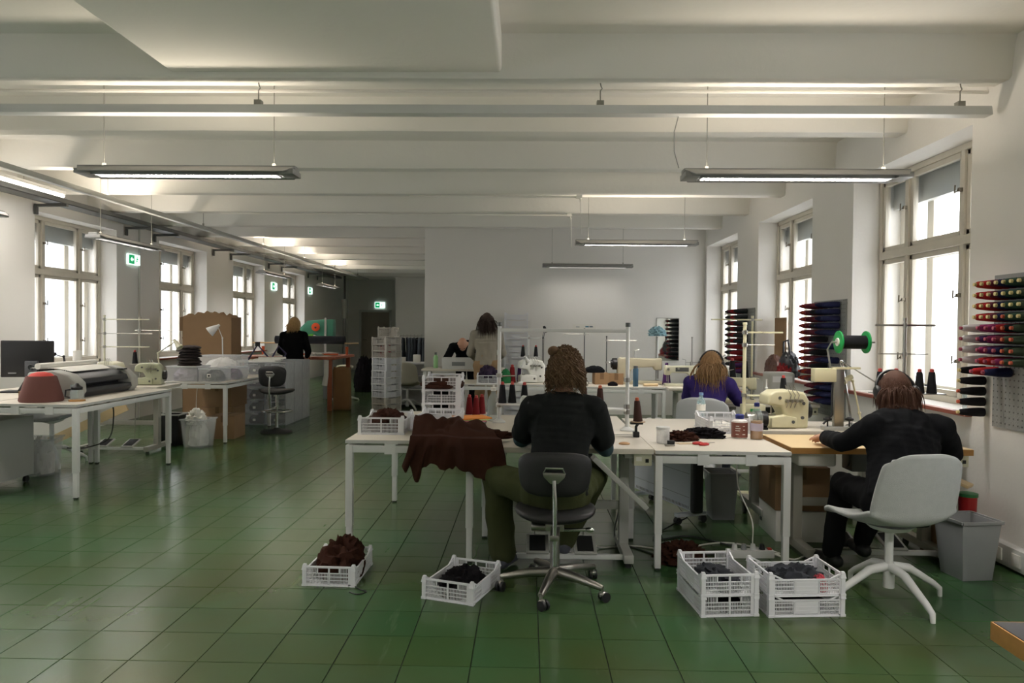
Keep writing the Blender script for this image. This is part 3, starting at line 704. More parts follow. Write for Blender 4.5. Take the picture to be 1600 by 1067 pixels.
# ---- task chair with oval back on a chrome rod
def rounded(w, h, n_=28, p=3.2):
    return [(w / 2 * math.copysign(abs(math.cos(t)) ** (2 / p), math.cos(t)), h / 2 * math.copysign(abs(math.sin(t)) ** (2 / p), math.sin(t))) for t in [2 * PI * k / n_ for k in range(n_)]]
LEATHER = M('black_leatherette', (15, 15, 16), 0.55, var=0.15, bump=0.06, bscale=120)
def task_chair(label, loc, rz, seat=0.47, back0=0.57, back1=0.81, star=True):
    """sitter faces local +Y; the rod and backrest stand at -Y"""
    t = thing('task_chair', label, 'chair', loc, rz)
    def bk(u, v):                                               # curved padded backrest (closed)
        th = u * 2 * PI; ph = (v - 0.5) * PI; p = 0.55
        cs = lambda q: math.copysign(abs(math.cos(q)) ** p, math.cos(q)); sn = lambda q: math.copysign(abs(math.sin(q)) ** p, math.sin(q))
        x = 0.195 * cs(th) * math.cos(ph) ** 0.4; z = (back1 - back0) / 2 * sn(th) * math.cos(ph) ** 0.4
        y = 0.026 * math.sin(ph)
        x *= 1 + 0.14 * z / (back1 - back0)
        return (x, -0.20 - y + 1.0 * x * x, (back0 + back1) / 2 + z)
    MB().grid(bk, 40, 12).build('backrest', LEATHER, t, smooth=True)
    def st(u, v):
        th = u * 2 * PI; ph = (v - 0.5) * PI; p = 0.7
        cs = lambda q: math.copysign(abs(math.cos(q)) ** p, math.cos(q)); sn = lambda q: math.copysign(abs(math.sin(q)) ** p, math.sin(q))
        x = 0.225 * cs(th) * math.cos(ph) ** 0.4; y = 0.20 * sn(th) * math.cos(ph) ** 0.4 + 0.02
        return (x, y, seat - 0.035 + 0.035 * math.sin(ph) + 0.5 * x * x)
    MB().grid(st, 40, 12).build('seat', LEATHER, t, smooth=True)
    zb = back1 - 0.12
    br = MB().prism([(-0.062, 0.02), (0.062, 0.02), (0.055, -0.005), (0.02, -0.04), (-0.02, -0.04), (-0.055, -0.005)], 0.022, 'Y').build('back_bracket', STEEL, t, bevel=0.006, loc=(0, -0.238, zb))
    MB().tube([(-0.055, -0.01, 0.02), (-0.045, -0.02, 0.045), (0.045, -0.02, 0.045), (0.055, -0.01, 0.02)], 0.006, 8).build('adjuster_bar', CHROME, br, smooth=True)
    MB().tube([(0, -0.25, zb - 0.02), (0, -0.262, zb - 0.14), (0, -0.255, zb - 0.26), (0, -0.23, 0.36), (0, -0.10, 0.355), (0, 0, 0.37)] if not star else
              [(0, -0.25, zb - 0.02), (0.005, -0.265, zb - 0.13), (0.006, -0.262, zb - 0.24), (0.006, -0.255, 0.22)], 0.0125, 10).build('back_rod', CHROME, t, smooth=True)
    if star:
        mc = MB().bx(-0.05, 0.05, -0.10, 0.10, seat - 0.11, seat - 0.072).cyl((-0.13, -0.05, seat - 0.10), (-0.02, -0.05, seat - 0.10), 0.024, seg=14).bx(-0.02, 0.03, -0.275, -0.08, seat - 0.115, seat - 0.085).build('mechanism', STEEL, t, bevel=0.005)
        MB().cyl((0.02, -0.03, seat - 0.12), (0.17, -0.03, seat - 0.115), 0.010, seg=8).ell((0.19, -0.03, seat - 0.115), (0.03, 0.014, 0.014)).build('lever', CHROME, mc, smooth=True)
        MB().lathe([(0.034, 0.075), (0.034, 0.13), (0.027, 0.135), (0.027, seat - 0.1)], seg=18).build('column', STEEL, t, smooth=True)
        for k in range(5):
            a = R(-102 + 72 * k); c, s = math.cos(a), math.sin(a)
            lg = MB().tube([(0.02 * c, 0.02 * s, 0.105), (0.14 * c, 0.14 * s, 0.10), (0.29 * c, 0.29 * s, 0.078), (0.305 * c, 0.305 * s, 0.075)], [0.032, 0.026, 0.018, 0.014], 10).build('base_arm', STEEL, t, smooth=True)
            a2 = a + 1.1; dx, dy = math.cos(a2) * 0.018, math.sin(a2) * 0.018
            X, Y = 0.297 * c, 0.297 * s; nx, ny = -math.sin(a2), math.cos(a2)
            MB().cyl((X + dx - nx * 0.022, Y + dy - ny * 0.022, 0.027), (X + dx - nx * 0.006, Y + dy - ny * 0.006, 0.027), 0.027, seg=16).cyl((X + dx + nx * 0.006, Y + dy + ny * 0.006, 0.027), (X + dx + nx * 0.022, Y + dy + ny * 0.022, 0.027), 0.027, seg=16).build('caster_wheel', BLACK, lg, smooth=True)
            MB().cyl((X, Y, 0.03), (X, Y, 0.08), 0.011, seg=10).ell((X + dx * 0.5, Y + dy * 0.5, 0.042), (0.022, 0.022, 0.016)).build('caster_hood', STEEL, lg, smooth=True)
    else:
        MB().lathe([(0.215, 0.0), (0.215, 0.012), (0.19, 0.03), (0.05, 0.05), (0.03, 0.07)], seg=32).build('disc_base', BLACK, t, smooth=True)
        MB().lathe([(0.022, 0.04), (0.022, seat - 0.08)], seg=16).build('column', CHROME, t, smooth=True)
        MB().tube([(0.2 * math.cos(q), 0.2 * math.sin(q), 0.30) for q in [2 * PI * k / 24 for k in range(25)]], 0.009, 8).beam((-0.2, 0, 0.3), (0.2, 0, 0.3), 0.02, 0.012).build('foot_ring', CHROME, t, smooth=True)
    return t
# ---- machines: local origin on the table, operator at -Y, head at -X
def lockstitch(label, loc, rz=0.0, body=CREAM, group=None, big=1.0):
    t = thing('sewing_machine', label, 'sewing machine', loc, rz, group); t.scale = (big,) * 3
    MB().bx(-0.24, 0.24, -0.085, 0.09, 0, 0.035).build('bed', body, t, bevel=0.008)
    MB().prism([(0.10, 0.03), (0.23, 0.03), (0.24, 0.24), (0.21, 0.285), (-0.16, 0.275), (-0.235, 0.285), (-0.245, 0.25), (-0.245, 0.15), (-0.165, 0.15), (-0.15, 0.185), (0.06, 0.175), (0.095, 0.14)], 0.105, 'Y', 0.01).build('arm', body, t, bevel=0.018, seg=3)
    MB().cyl((0.235, 0.01, 0.215), (0.285, 0.01, 0.215), 0.062, seg=24).cyl((0.285, 0.01, 0.215), (0.30, 0.01, 0.215), 0.045, seg=24).build('handwheel', BLACK, t, bevel=0.004)
    MB().cyl((-0.205, 0.01, 0.15), (-0.205, 0.01, 0.06), 0.007, seg=8).cyl((-0.185, 0.01, 0.15), (-0.185, 0.01, 0.045), 0.005, seg=8).bx(-0.22, -0.18, -0.012, 0.03, 0.036, 0.044).build('needle_bar', STEEL, t)
    MB().cyl((-0.2, -0.045, 0.23), (-0.2, -0.07, 0.23), 0.018, seg=14).cyl((-0.06, -0.045, 0.24), (-0.06, -0.065, 0.24), 0.014, seg=14).build('tension_dial', STEEL, t, smooth=True)
    MB().cyl((0.16, -0.044, 0.14), (0.16, -0.055, 0.14), 0.03, seg=18).build('stitch_dial', BLACK, t)
    MB().bx(-0.10, 0.08, -0.046, -0.043, 0.20, 0.255).build('control_panel', DGREY, t)
    MB().tube([(0.05, 0.02, 0.27), (0.05, 0.02, 0.36), (0.0, 0.02, 0.37)], 0.004, 6).build('thread_guide', STEEL, t)
    MB().cyl((0.12, 0.01, 0.27), (0.12, 0.01, 0.33), 0.012, seg=8).build('spool_pin', STEEL, t)
    return t
def overlock(label, loc, rz=0.0, body=MWHITE, group=None, big=1.0):
    t = thing('overlock_machine', label, 'sewing machine', loc, rz, group); t.scale = (big,) * 3
    MB().prism([(-0.15, 0), (0.15, 0), (0.155, 0.20), (0.12, 0.26), (0.02, 0.275), (-0.10, 0.27), (-0.15, 0.24), (-0.16, 0.17), (-0.06, 0.155), (-0.03, 0.10), (-0.15, 0.085)], 0.16, 'Y', 0.02).build('body', body, t, bevel=0.02, seg=3)
    MB().prism([(-0.14, 0.01), (0.05, 0.01), (0.05, 0.08), (-0.03, 0.095), (-0.14, 0.08)], 0.03, 'Y', -0.07).build('looper_cover', body, t, bevel=0.008)
    for k in range(4): MB().cyl((-0.02 + 0.035 * k, -0.06, 0.20), (-0.02 + 0.035 * k, -0.085, 0.20), 0.012, seg=12).build('tension_dial', STEEL, t, smooth=True)
    MB().cyl((0.15, 0.02, 0.12), (0.195, 0.02, 0.12), 0.055, seg=22).build('handwheel', BLACK, t, bevel=0.004)
    MB().cyl((-0.11, -0.01, 0.17), (-0.11, -0.01, 0.10), 0.006, seg=8).bx(-0.13, -0.08, -0.02, 0.02, 0.092, 0.10).build('needle_bar', STEEL, t)
    for (x, z) in ((0.02, 0.05), (0.09, 0.08), (0.11, 0.18), (-0.07, 0.22)): MB().cyl((x, -0.055 if z > 0.1 else -0.08, z), (x, -0.064 if z > 0.1 else -0.088, z), 0.012, seg=12).build('screw', DGREY, t)
    tb = MB()
    for q in (0.0, 0.03, 0.06): tb.tube([(q, -0.02, 0.27), (q - 0.02, -0.04, 0.31), (q + 0.01, -0.075, 0.24), (q - 0.03, -0.08, 0.15)], 0.0025, 5)
    tb.build('thread_guide', STEEL, t)
    return t
def thread_stand(label, base, h, rails, post_r=0.010, mat=WHITE, group=None, foot=True):
    """base: world point; rails: list of (z, x0, x1, kind) relative to base"""
    t = thing('thread_stand', label, 'thread stand', base, 0, group)
    MB().cyl((0, 0, 0), (0, 0, h), post_r, seg=12).cyl((0, 0, h), (0, 0, h + 0.02), post_r * 1.3, seg=12).build('post', mat, t, smooth=True)
    if foot: MB().lathe([(0.035, 0), (0.035, 0.008), (0.016, 0.03)], seg=16).build('foot', mat, t, smooth=True)
    for (z, x0, x1, kind) in rails:
        if kind == 'rail': r_ = MB().bx(x0, x1, -0.008, 0.008, z - 0.007, z + 0.007).build('rail', mat, t, bevel=0.002)
        elif kind == 'rod': r_ = MB().tube([(x0, 0, z), (x1, 0, z)], 0.004, 6).build('rod', STEEL, t)
        elif kind == 'plate': r_ = MB().bx(x0, x1, -0.06, 0.06, z - 0.006, z).build('plate', mat, t, bevel=0.002)
        nn = max(2, int(abs(x1 - x0) / 0.12))
        if kind == 'rail':
            for k in range(nn + 1): MB().cyl((x0 + (x1 - x0) * k / nn, -0.012, z), (x0 + (x1 - x0) * k / nn, 0.012, z), 0.004, seg=6).build('thread_eye', STEEL, r_)
        MB().cyl((0, 0, z - 0.015), (0, 0, z + 0.015), post_r * 1.6, seg=12).build('clamp', STEEL, t)
    return t
def carton(label, loc, size, rz=0.0, open_=False, tape=True, mat=CARD, group=None, torn=False):
    w, d, h = size
    t = thing('cardboard_box', label, 'box', loc, rz, group)
    if open_:
        th = 0.006
        MB().bx(-w / 2, w / 2, -d / 2, -d / 2 + th, 0, h).bx(-w / 2, w / 2, d / 2 - th, d / 2, 0, h).bx(-w / 2, -w / 2 + th, -d / 2, d / 2, 0, h).bx(w / 2 - th, w / 2, -d / 2, d / 2, 0, h).bx(-w / 2, w / 2, -d / 2, d / 2, 0, th).build('body', mat, t)
        if torn:
            for s in (-1, 1):
                MB().prism([(-w / 2, h - 0.01)] + [(w / 2, h - 0.01)] + [(w * (0.5 - k / 16), h + 0.02 + 0.07 * math.sin(k / 16 * PI) + 0.05 * noise.noise(V((k * 0.7, s, 2)))) for k in range(17)], 0.006, 'Y', s * (d / 2 - 0.003)).build('torn_flap', CARD, t)
            MB().box((-w / 2 - 0.02, -d / 2 + 0.02, h - 0.10), (0.05, 0.05, 0.22)).build('corner_flap', CARDD, t)
        for s in ((-1, 1) if not torn else ()):
            MB().add([(-w / 2, s * d / 2, h), (w / 2, s * d / 2, h), (w / 2 - 0.02, s * (d / 2 + 0.06), h - 0.12), (-w / 2 + 0.02, s * (d / 2 + 0.05), h - 0.10)], [(0, 1, 2, 3)]).build('flap', CARDD, t)
    else:
        MB().bx(-w / 2, w / 2, -d / 2, d / 2, 0, h).build('body', mat, t, bevel=0.004)
        for s in (-1, 1): MB().bx(-w / 2, w / 2, s * 0.002, s * (d / 2), h, h + 0.003).build('flap', mat, t)
    if tape: MB().bx(-0.025, 0.025, -d / 2 - 0.001, d / 2 + 0.001, h - 0.07 if open_ else h + 0.003, h + 0.004).bx(-0.025, 0.025, -d / 2 - 0.001, -d / 2 + 0.001, h - 0.08, h + 0.003).build('tape', CARDD, t)
    return t
def bin_(label, loc, r0, r1, h, mat, rz=0.0, name='waste_bin', rect=None, fill=None, lidmat=None):
    t = thing(name, label, 'bin', loc, rz); a = rect or 1.0
    p = lambda r_, z: [(r_ * sx * a, r_ * sy, z) for sx, sy in ((-1, -1), (1, -1), (1, 1), (-1, 1))]
    vs = p(r0, 0) + p(r1, h) + p(r1 - 0.008, h) + p(r0 - 0.008, 0.01)
    fs = [(3, 2, 1, 0)] + [(i, (i + 1) % 4, 4 + (i + 1) % 4, 4 + i) for i in range(4)] + [(4 + i, 4 + (i + 1) % 4, 8 + (i + 1) % 4, 8 + i) for i in range(4)] + [(8 + i, 8 + (i + 1) % 4, 12 + (i + 1) % 4, 12 + i) for i in range(4)] + [(12, 13, 14, 15)]
    MB().add(vs, fs).build('body', mat, t, bevel=0.006)
    rm = MB(); q = p(r1 + 0.006, h)
    for i in range(4): rm.beam(q[i], q[(i + 1) % 4], 0.014, 0.018)
    rm.build('rim', lidmat or mat, t, bevel=0.003)
    if fill: heap('contents', None, None, (0, 0, 0.02), (r0 * 1.7 * a, r0 * 1.7, h * 0.9), fill, seed=len(label), parent=t)
    return t
def bottle(label, loc, prof, mat, capprof, capmat, labelband=None, liquid=None, cat='bottle', name='bottle'):
    t = thing(name, label, cat, loc)
    MB().lathe(prof, seg=24).build('body', mat, t, smooth=True)
    MB().lathe(capprof, seg=18).build('cap', capmat, t, smooth=True)
    if labelband: MB().lathe([(labelband[0], labelband[1]), (labelband[0], labelband[2])], seg=24).build('label_band', labelband[3], t, smooth=True)
    if liquid: MB().lathe(liquid[0], seg=20).build('liquid', liquid[1], t, smooth=True)
    return t
def arm_lamp(label, pts, head_dir, mat, head_r=0.055, head_l=0.11, lit=0.0):
    """jointed lamp: pts from base upwards"""
    pts = [V(p) for p in pts]; b0 = pts[0]
    t = thing('arm_lamp', label, 'lamp', b0)
    q = [p - b0 for p in pts]
    MB().lathe([(0.05, 0), (0.05, 0.012), (0.02, 0.03)], seg=18).build('base', mat, t, smooth=True)
    for a, c in zip(q[:-1], q[1:]):
        n_ = (c - a).cross(V((0, 0, 1)));
        n_ = n_.normalized() * 0.009 if n_.length > 1e-4 else V((0.009, 0, 0))
        MB().tube([a + n_, c + n_], 0.005, 6).tube([a - n_, c - n_], 0.005, 6).ell(c, 0.014, seg=8, ring=6).build('arm', mat, t, smooth=True)
    hd = V(head_dir).normalized(); rot = V((0, 0, 1)).rotation_difference(hd).to_matrix().to_4x4()
    MB().lathe([(0.018, -0.03), (0.022, 0.0), (head_r * 0.6, head_l * 0.35), (head_r, head_l), (head_r * 0.95, head_l), (head_r * 0.55, head_l * 0.38), (0.0, 0.02)], c=q[-1], seg=20, rot=rot).build('shade', mat, t, smooth=True)
    MB().ell(q[-1] + hd * head_l * 0.65, 0.02, seg=10, ring=8).build('bulb', M_emit('lamp_bulb_%d' % int(lit), (255, 250, 240), lit) if lit else PAPER, t, smooth=True)
    return t
# ================================================================== front work island
HA, HS, HC, HD = 0.765, 0.742, 0.735, 0.735
desk('white desk with stacked crates and a draped brown garment', -1.13, -0.33, 4.50, 6.10, HA)
sewing_table('pale sewing table at which the black shirted person works', 0.235, 4.72, 1.08, 0.60, HS, legm=LGREY)
desk('plain white desk behind the middle sewing table under the cone frame', -0.31, 0.755, 5.05, 6.10, HS)
desk('white desk with scissors, fabric scraps and the brown labelled bottle', 0.785, 1.605, 4.42, 6.02, HC)
td = sewing_table('beech topped sewing table of the hooded person', 2.235, 4.89, 1.13, 0.58, HD, top=BEECH, edge=WOOD, thick=0.04)
MB().bx(-0.50, -0.26, -0.24, 0.1, HD - 0.13, HD - 0.041).build('drawer', PAPER, td, bevel=0.02, seg=3)
MB().beam((0.35, -0.05, 0.60), (0.56, -0.28, 0.50), 0.10, 0.02).build('thread_tray', BEECH, td, bevel=0.003)
tag(MB().beam((0.40, 4.36, 0.70), (0.735, 4.44, 0.38), 0.03, 0.062, (0, 1, 0)).build('slanted_channel', LGREY, bevel=0.004), 'pale grey metal channel leaning under the middle sewing table', 'metal bar')
lockstitch('white lockstitch machine hidden behind the black shirted person', (0.20, 4.78, HS), body=MWHITE)
sewing_table('grey wheeled sewing table carrying the coverstitch machine', 2.19, 5.66, 1.12, 0.58, HD, casters=True, pedals=False, legm=LGREY)

# ---- crates and what is in them
def in_crate(label, x, y, z, mat, seed, h=0.10, s=(0.25, 0.34), rz=0.0, name='garment', fold=0.45): return heap(name, label, 'garment', (x, y, z + 0.007), (s[0], s[1], h), mat, seed, rz, fold=fold, freq=2.6, lim=(0.134, 0.182))
G1 = None
crate('white crate of brown knitwear on the floor below the desk corner', (-1.105, 4.26, 0), R(-2), G1)
in_crate('dark brown knitwear heaped in the floor crate at the desk corner', -1.09, 4.28, 0, BROWNFAB, 2, 0.19, (0.25, 0.33), fold=0.5)
crate('white crate of black pieces on the floor beside the task chair', (-0.352, 4.045, 0), R(-19), G1)
in_crate('black knit pieces lying in the floor crate beside the task chair', -0.35, 4.03, 0, DARKFAB, 5, 0.115, (0.22, 0.31), R(-19))
for k in range(2):
    z = 0.105 * k; lv = ('bottom', 'top')[k]
    crate('white crate at the %s of the lengthwise floor stack' % lv, (1.03, 3.92, z), R(6))
    in_crate('dark pieces in the %s crate of the lengthwise floor stack' % lv, 1.03, 3.92, z, (DARKFAB, CHARFAB)[k], 8 + k, 0.072, (0.2, 0.3), R(6))
    crate('white crate at the %s of the crosswise floor stack' % lv, (1.435, 3.885, z), R(95))
    in_crate('dark pieces in the %s crate of the crosswise floor stack' % lv, 1.435, 3.885, z, (DARKFAB, CHARFAB)[k], 11 + k, 0.072 + 0.03 * k, (0.2, 0.3), R(95))
PINK = M('coral_lining', (190, 70, 82), 0.9, var=0.15)
heap('garment', 'coral red pieces tucked in the top crosswise crate', 'garment', (1.54, 3.83, 0.112), (0.08, 0.1, 0.075), PINK, 21)
crate('white crate of brown cloth at the corner of the garment desk', (-0.955, 4.93, HA), 0.0)
in_crate('brown knit filling the crate at the corner of the garment desk', -0.95, 4.95, HA, BROWNFAB, 3, 0.125, (0.24, 0.33))
crate('white crate half hidden by the draped brown garment', (-0.635, 5.10, HA), R(-8))
for k in range(3):
    crate('white crate, %s of the stack of three on the garment desk' % ('lowest', 'middle one', 'topmost')[k], (-0.675, 5.875, HA + 0.105 * k), R(1))
    if k < 2: in_crate('dark knit pieces in the %s crate of the stack of three' % ('lowest', 'middle')[k], -0.675, 5.875, HA + 0.105 * k, DARKFAB, 30 + k, 0.08, (0.22, 0.32))
heap('garment', 'brown garment bulging over the topmost crate of three', 'garment', (-0.685, 5.86, HA + 0.225), (0.33, 0.42, 0.085), BROWNFAB, 33, fold=0.25, freq=1.6)
crate('white crate behind the brown labelled bottle', (1.44, 5.36, HC), R(2))
in_crate('pale paper patterns lying in the crate behind the bottles', 1.44, 5.36, HC, PAPER, 40, 0.05, (0.2, 0.3), name='paper_bundle', fold=0.2)
# draped brown garment hanging over the desk edge
def lerp_(a, b, t): return a + (b - a) * t
def drape(u, v):
    x = -0.77 + 0.60 * u + 0.05 * math.sin(v * 3 + u * 5)
    k = v * 1.0
    f = noise.noise(V((u * 5.5, v * 1.2, 3))) ; f2 = noise.noise(V((u * 13, v * 3, 9)))
    hem = 0.045 * noise.noise(V((u * 9, 1, 4))) + 0.005 * math.sin(u * 70) + 0.03 * noise.noise(V((u * 22, 3, 8)))
    hang = 0.17 + 0.10 * (math.exp(-((u - 0.22) / 0.06) ** 2)) + 0.07 * math.exp(-((u - 0.85) / 0.16) ** 2) + hem
    if k < 0.55:
        q = k / 0.55; yf = lerp_(4.485, 4.415, min(1, max(0, (u - 0.55) / 0.15))); y = 4.90 - (4.90 - yf) * q; z = HA + 0.012 + (0.085 + 0.07 * noise.noise(V((u * 3.2, v * 5.0, 3))) + 0.035 * noise.noise(V((u * 8, v * 9, 7)))) * math.sin(min(1, q * 1.15) * PI * 0.93 + 0.15) * (1.15 - 0.35 * u) + 0.01
        x = -0.70 + (x + 0.70) * (0.75 + 0.25 * q)
    else:
        q = (k - 0.55) / 0.45; yf = lerp_(4.475, 4.405, min(1, max(0, (u - 0.55) / 0.15))); y = yf - 0.03 * math.sin(min(1, q * 3) * PI / 2) - 0.05 * f * q - 0.035 * f2 * q; z = HA + 0.02 + 0.012 * (1 - q) - hang * q
        x += 0.02 * f * q
    return (x, y, max(z, HA + 0.006) if k < 0.55 else z)
o = tag(MB().grid(drape, 90, 70).build('draped_garment', BROWNFAB, smooth=True), 'dark brown garment draped over the front edge of the white desk', 'garment')
md = o.modifiers.new('thickness', 'SOLIDIFY'); md.thickness = 0.004; md.offset = 1
heap('garment_sleeve', 'brown sleeve trailing from the draped garment towards the person', 'garment', (-0.30, 4.62, HA), (0.42, 0.10, 0.06), BROWNFAB, 35, R(8), fold=0.25, freq=2.2)
# dark fur-like brown cuttings on the floor by the desk leg
heap('fabric_scrap', 'brown offcuts fallen on the floor by the desk leg', 'fabric scrap', (0.985, 4.60, 0), (0.27, 0.2, 0.11), BROWNFAB, 50, fold=0.7, freq=4)
# coloured papers
cols = [('pink', (214, 160, 170)), ('white', (226, 224, 218)), ('rose', (206, 130, 140)), ('lime', (196, 214, 150)), ('orange', (224, 140, 60))]
for i, (nm, c) in enumerate(cols):
    tag(MB().bx(-0.15, 0.15, -0.105, 0.105, 0, 0.009).build('paper_pad', M('paper_' + nm, c, 0.8, var=0.04), loc=(-0.475 + 0.01 * i, 5.42 - 0.01 * i, HA + 0.009 * i), rot=R(-12 + 9 * i)), '%s paper pad in the pile before the stack of three crates' % nm, 'paper')
# red yarn cones, pump bottle
for i, (x, y) in enumerate(((-0.47, 5.93), (-0.41, 5.87), (-0.37, 5.97))):
    CONE_RED.put((x, y, HA), label='dark red thread cone standing beside the stack of three crates', group='dark red cones on the desk')
bottle('clear glass pump bottle behind the coloured papers', (-0.262, 5.70, HS), [(0.045, 0), (0.05, 0.02), (0.05, 0.16), (0.03, 0.20), (0.018, 0.215), (0.018, 0.235)], BOTTLE, [(0.022, 0.235), (0.022, 0.262), (0.008, 0.265), (0.008, 0.285)], PAPER)

# ---- cone frame on the desk behind the middle machine
A, Bp = V((-0.215, 5.60, HS)), V((0.72, 5.22, HS))
t = thing('thread_cone_stand', 'white tubular cone frame with two posts on the middle desk', 'thread stand', A)
D = Bp - A
for q in (V((0, 0, 0)), D):
    p_ = MB().cyl(q, q + V((0, 0, 0.745)), 0.014, seg=12).lathe([(0.05, 0), (0.05, 0.01), (0.02, 0.03)], c=q, seg=16).build('post', WHITE, t, smooth=True)
    MB().cyl(q + V((0, 0, 0.745)), q + V((0, 0, 0.775)), 0.018, seg=12).build('end_cap', DGREY, p_)
    for z in (0.12, 0.16, 0.35): MB().cyl(q + V((0, 0, z)), q + V((0, 0, z + 0.03)), 0.024, seg=12).build('clamp', STEEL, p_)
MB().beam(V((0, 0, 0.715)), D + V((0, 0, 0.715)), 0.018, 0.026).build('top_rail', WHITE, t, bevel=0.003)
MB().beam(V((0, 0, 0.15)), D + V((0, 0, 0.15)), 0.10, 0.016).build('cone_rail', WHITE, t, bevel=0.003)
MB().tube([V((0, 0, 0.36)), D * 0.14 + V((0, 0, 0.365))], 0.006, 6).build('side_arm', STEEL, t)
for f in (0.03, 0.11, 0.21): CONE_BLACK.put(A + D * f + V((0, -0.045 if f < 0.05 else 0, 0.158)), label='black thread cone standing on the white cone frame', group='black cones on the frame')
for f in (0.80, 0.68): CONE_BROWN.put(A + D * f + V((0, 0, 0.158)), label='brown thread cone standing on the white cone frame', group='brown cones on the frame')
# clamp-on cone plate
c0 = V((0.742, 4.93, HS))
t = thing('cone_holder', 'black clamp with cone plate at the end of the middle table', 'thread stand', c0)
MB().bx(-0.02, 0.02, -0.025, 0.025, 0, 0.035).tube([(0, 0, 0.03), (0.0, 0, 0.07), (0.018, 0, 0.095)], 0.010, 8).bx(-0.04, 0.045, -0.02, 0.02, 0.085, 0.10).build('clamp', BLACK, t, bevel=0.003)
MB().lathe([(0.05, 0.10), (0.05, 0.106)], c=(0.012, 0, 0), seg=20).build('plate', M('tan_plate', (176, 150, 120), 0.5), t)
CONE_BROWN.put(c0 + V((0.012, 0, 0.106)), label='brown thread cone on the clamped plate', rot=(0, R(-3), 0))
tag(heap('hand_wheel_cover', 'x y z w', 'cover', (0.62, 4.60, HS), (0.07, 0.05, 0.015), M('tan_leather', (190, 150, 110), 0.7), 61, fold=0.1), 'small tan oval piece of cloth on the middle sewing table', 'fabric scrap')
COL.objects['hand_wheel_cover'].name = 'fabric_scrap'

# ---- things on the scissors desk
t = thing('jar', 'frosted white jar on the scissors desk', 'jar', (0.885, 4.72, HC))
MB().lathe([(0.038, 0), (0.042, 0.01), (0.042, 0.085), (0.036, 0.09)], seg=24).build('body', CLEARW, t, smooth=True); MB().lathe([(0.044, 0.088), (0.044, 0.105), (0.03, 0.107)], seg=24).build('lid', WHITE, t, smooth=True)
t = thing('bobbin_case', 'small steel bobbin clamp before the white jar', 'tool', (0.905, 4.60, HC))
MB().bx(-0.03, 0.03, -0.02, 0.02, 0, 0.012).build('foot', STEEL, t, bevel=0.003); MB().bx(-0.015, 0.03, -0.012, 0.012, 0.012, 0.035).build('jaw', BLACK, t, bevel=0.003)
heap('fabric_scrap', 'brown fabric scraps beside the red scissors', 'fabric scrap', (1.03, 4.84, HC), (0.20, 0.11, 0.055), BROWNFAB, 70, R(15), fold=0.7, freq=3.5)
heap('fabric_scrap', 'black fabric scraps before the white crate', 'fabric scrap', (1.21, 4.97, HC), (0.24, 0.09, 0.06), DARKFAB, 71, R(-8), fold=0.7, freq=3.5)
tag(MB().bx(-0.05, 0.05, -0.03, 0.03, 0, 0.002).build('fabric_swatch', M('tan_swatch', (196, 176, 146), 0.9), loc=(1.02, 4.70, HC), rot=R(14)), 'thin beige swatch lying beside the scissors', 'fabric scrap')
t = thing('scissors', 'scissors with red handles on the white desk', 'scissors', (1.115, 4.66, HC), R(35))
REDP = M('red_plastic', (178, 34, 30), 0.4)
for s in (-1, 1):
    MB().tube([(0.03 * math.cos(q) * 1.15, s * 0.026 + 0.02 * math.sin(q), 0.008) for q in [2 * PI * k / 16 for k in range(17)]], 0.0065, 8).build('handle', REDP, t, smooth=True)
    MB().add([(0.03, -s * 0.004, 0.006), (0.13, s * 0.004, 0.004), (0.03, -s * 0.016, 0.006), (0.03, -s * 0.004, 0.009), (0.13, s * 0.004, 0.006), (0.03, -s * 0.016, 0.009)], [(0, 1, 2), (3, 5, 4), (0, 3, 4, 1), (1, 4, 5, 2), (2, 5, 3, 0)]).build('blade', STEEL, t)
BLUECAP = M('blue_cap', (34, 44, 120), 0.4)
b_ = bottle('glue bottle with brown label and blue cap', (1.455, 4.985, HC), [(0.05, 0), (0.054, 0.008), (0.054, 0.10), (0.05, 0.118), (0.03, 0.128), (0.026, 0.135)], M('white_bottle', (220, 216, 212), 0.4), [(0.028, 0.13), (0.03, 0.158), (0.024, 0.162)], BLUECAP, (0.0548, 0.008, 0.108, M('brown_label', (128, 74, 62), 0.5)))
for (z, a0, a1) in ((0.085, -2.3, -1.9), (0.07, -2.35, -1.75), (0.055, -2.35, -1.8), (0.03, -2.3, -1.95), (0.085, -1.45, -1.2), (0.06, -1.4, -1.2), (0.03, -1.5, -1.15)):
    MB().tube([(0.0552 * math.cos(a0 + (a1 - a0) * k / 5), 0.0552 * math.sin(a0 + (a1 - a0) * k / 5), z) for k in range(6)], 0.0025, 5).build('lettering', PAPER, b_)
bottle('machine oil bottle with amber liquid and blue cap', (1.553, 4.93, HC), [(0.04, 0), (0.042, 0.01), (0.042, 0.15), (0.03, 0.19), (0.016, 0.215), (0.016, 0.225)], BOTTLE, [(0.018, 0.222), (0.018, 0.245), (0.012, 0.248)], BLUECAP,
       (0.0428, 0.06, 0.11, M('lilac_label', (196, 186, 206), 0.5)), ([(0.038, 0.004), (0.039, 0.125)], M('amber_oil', (176, 116, 48), 0.2)))
bottle('clear plastic water bottle at the back of the scissors desk', (1.40, 5.86, HC), [(0.03, 0), (0.035, 0.012), (0.035, 0.07), (0.032, 0.09), (0.036, 0.11), (0.034, 0.16), (0.014, 0.205), (0.014, 0.215)], M_clear('pet', (170, 200, 205), 0.4, 0.08), [(0.017, 0.212), (0.017, 0.232), (0.012, 0.233)], M('pale_blue_cap', (120, 150, 190), 0.4), (0.0362, 0.09, 0.14, PAPER))

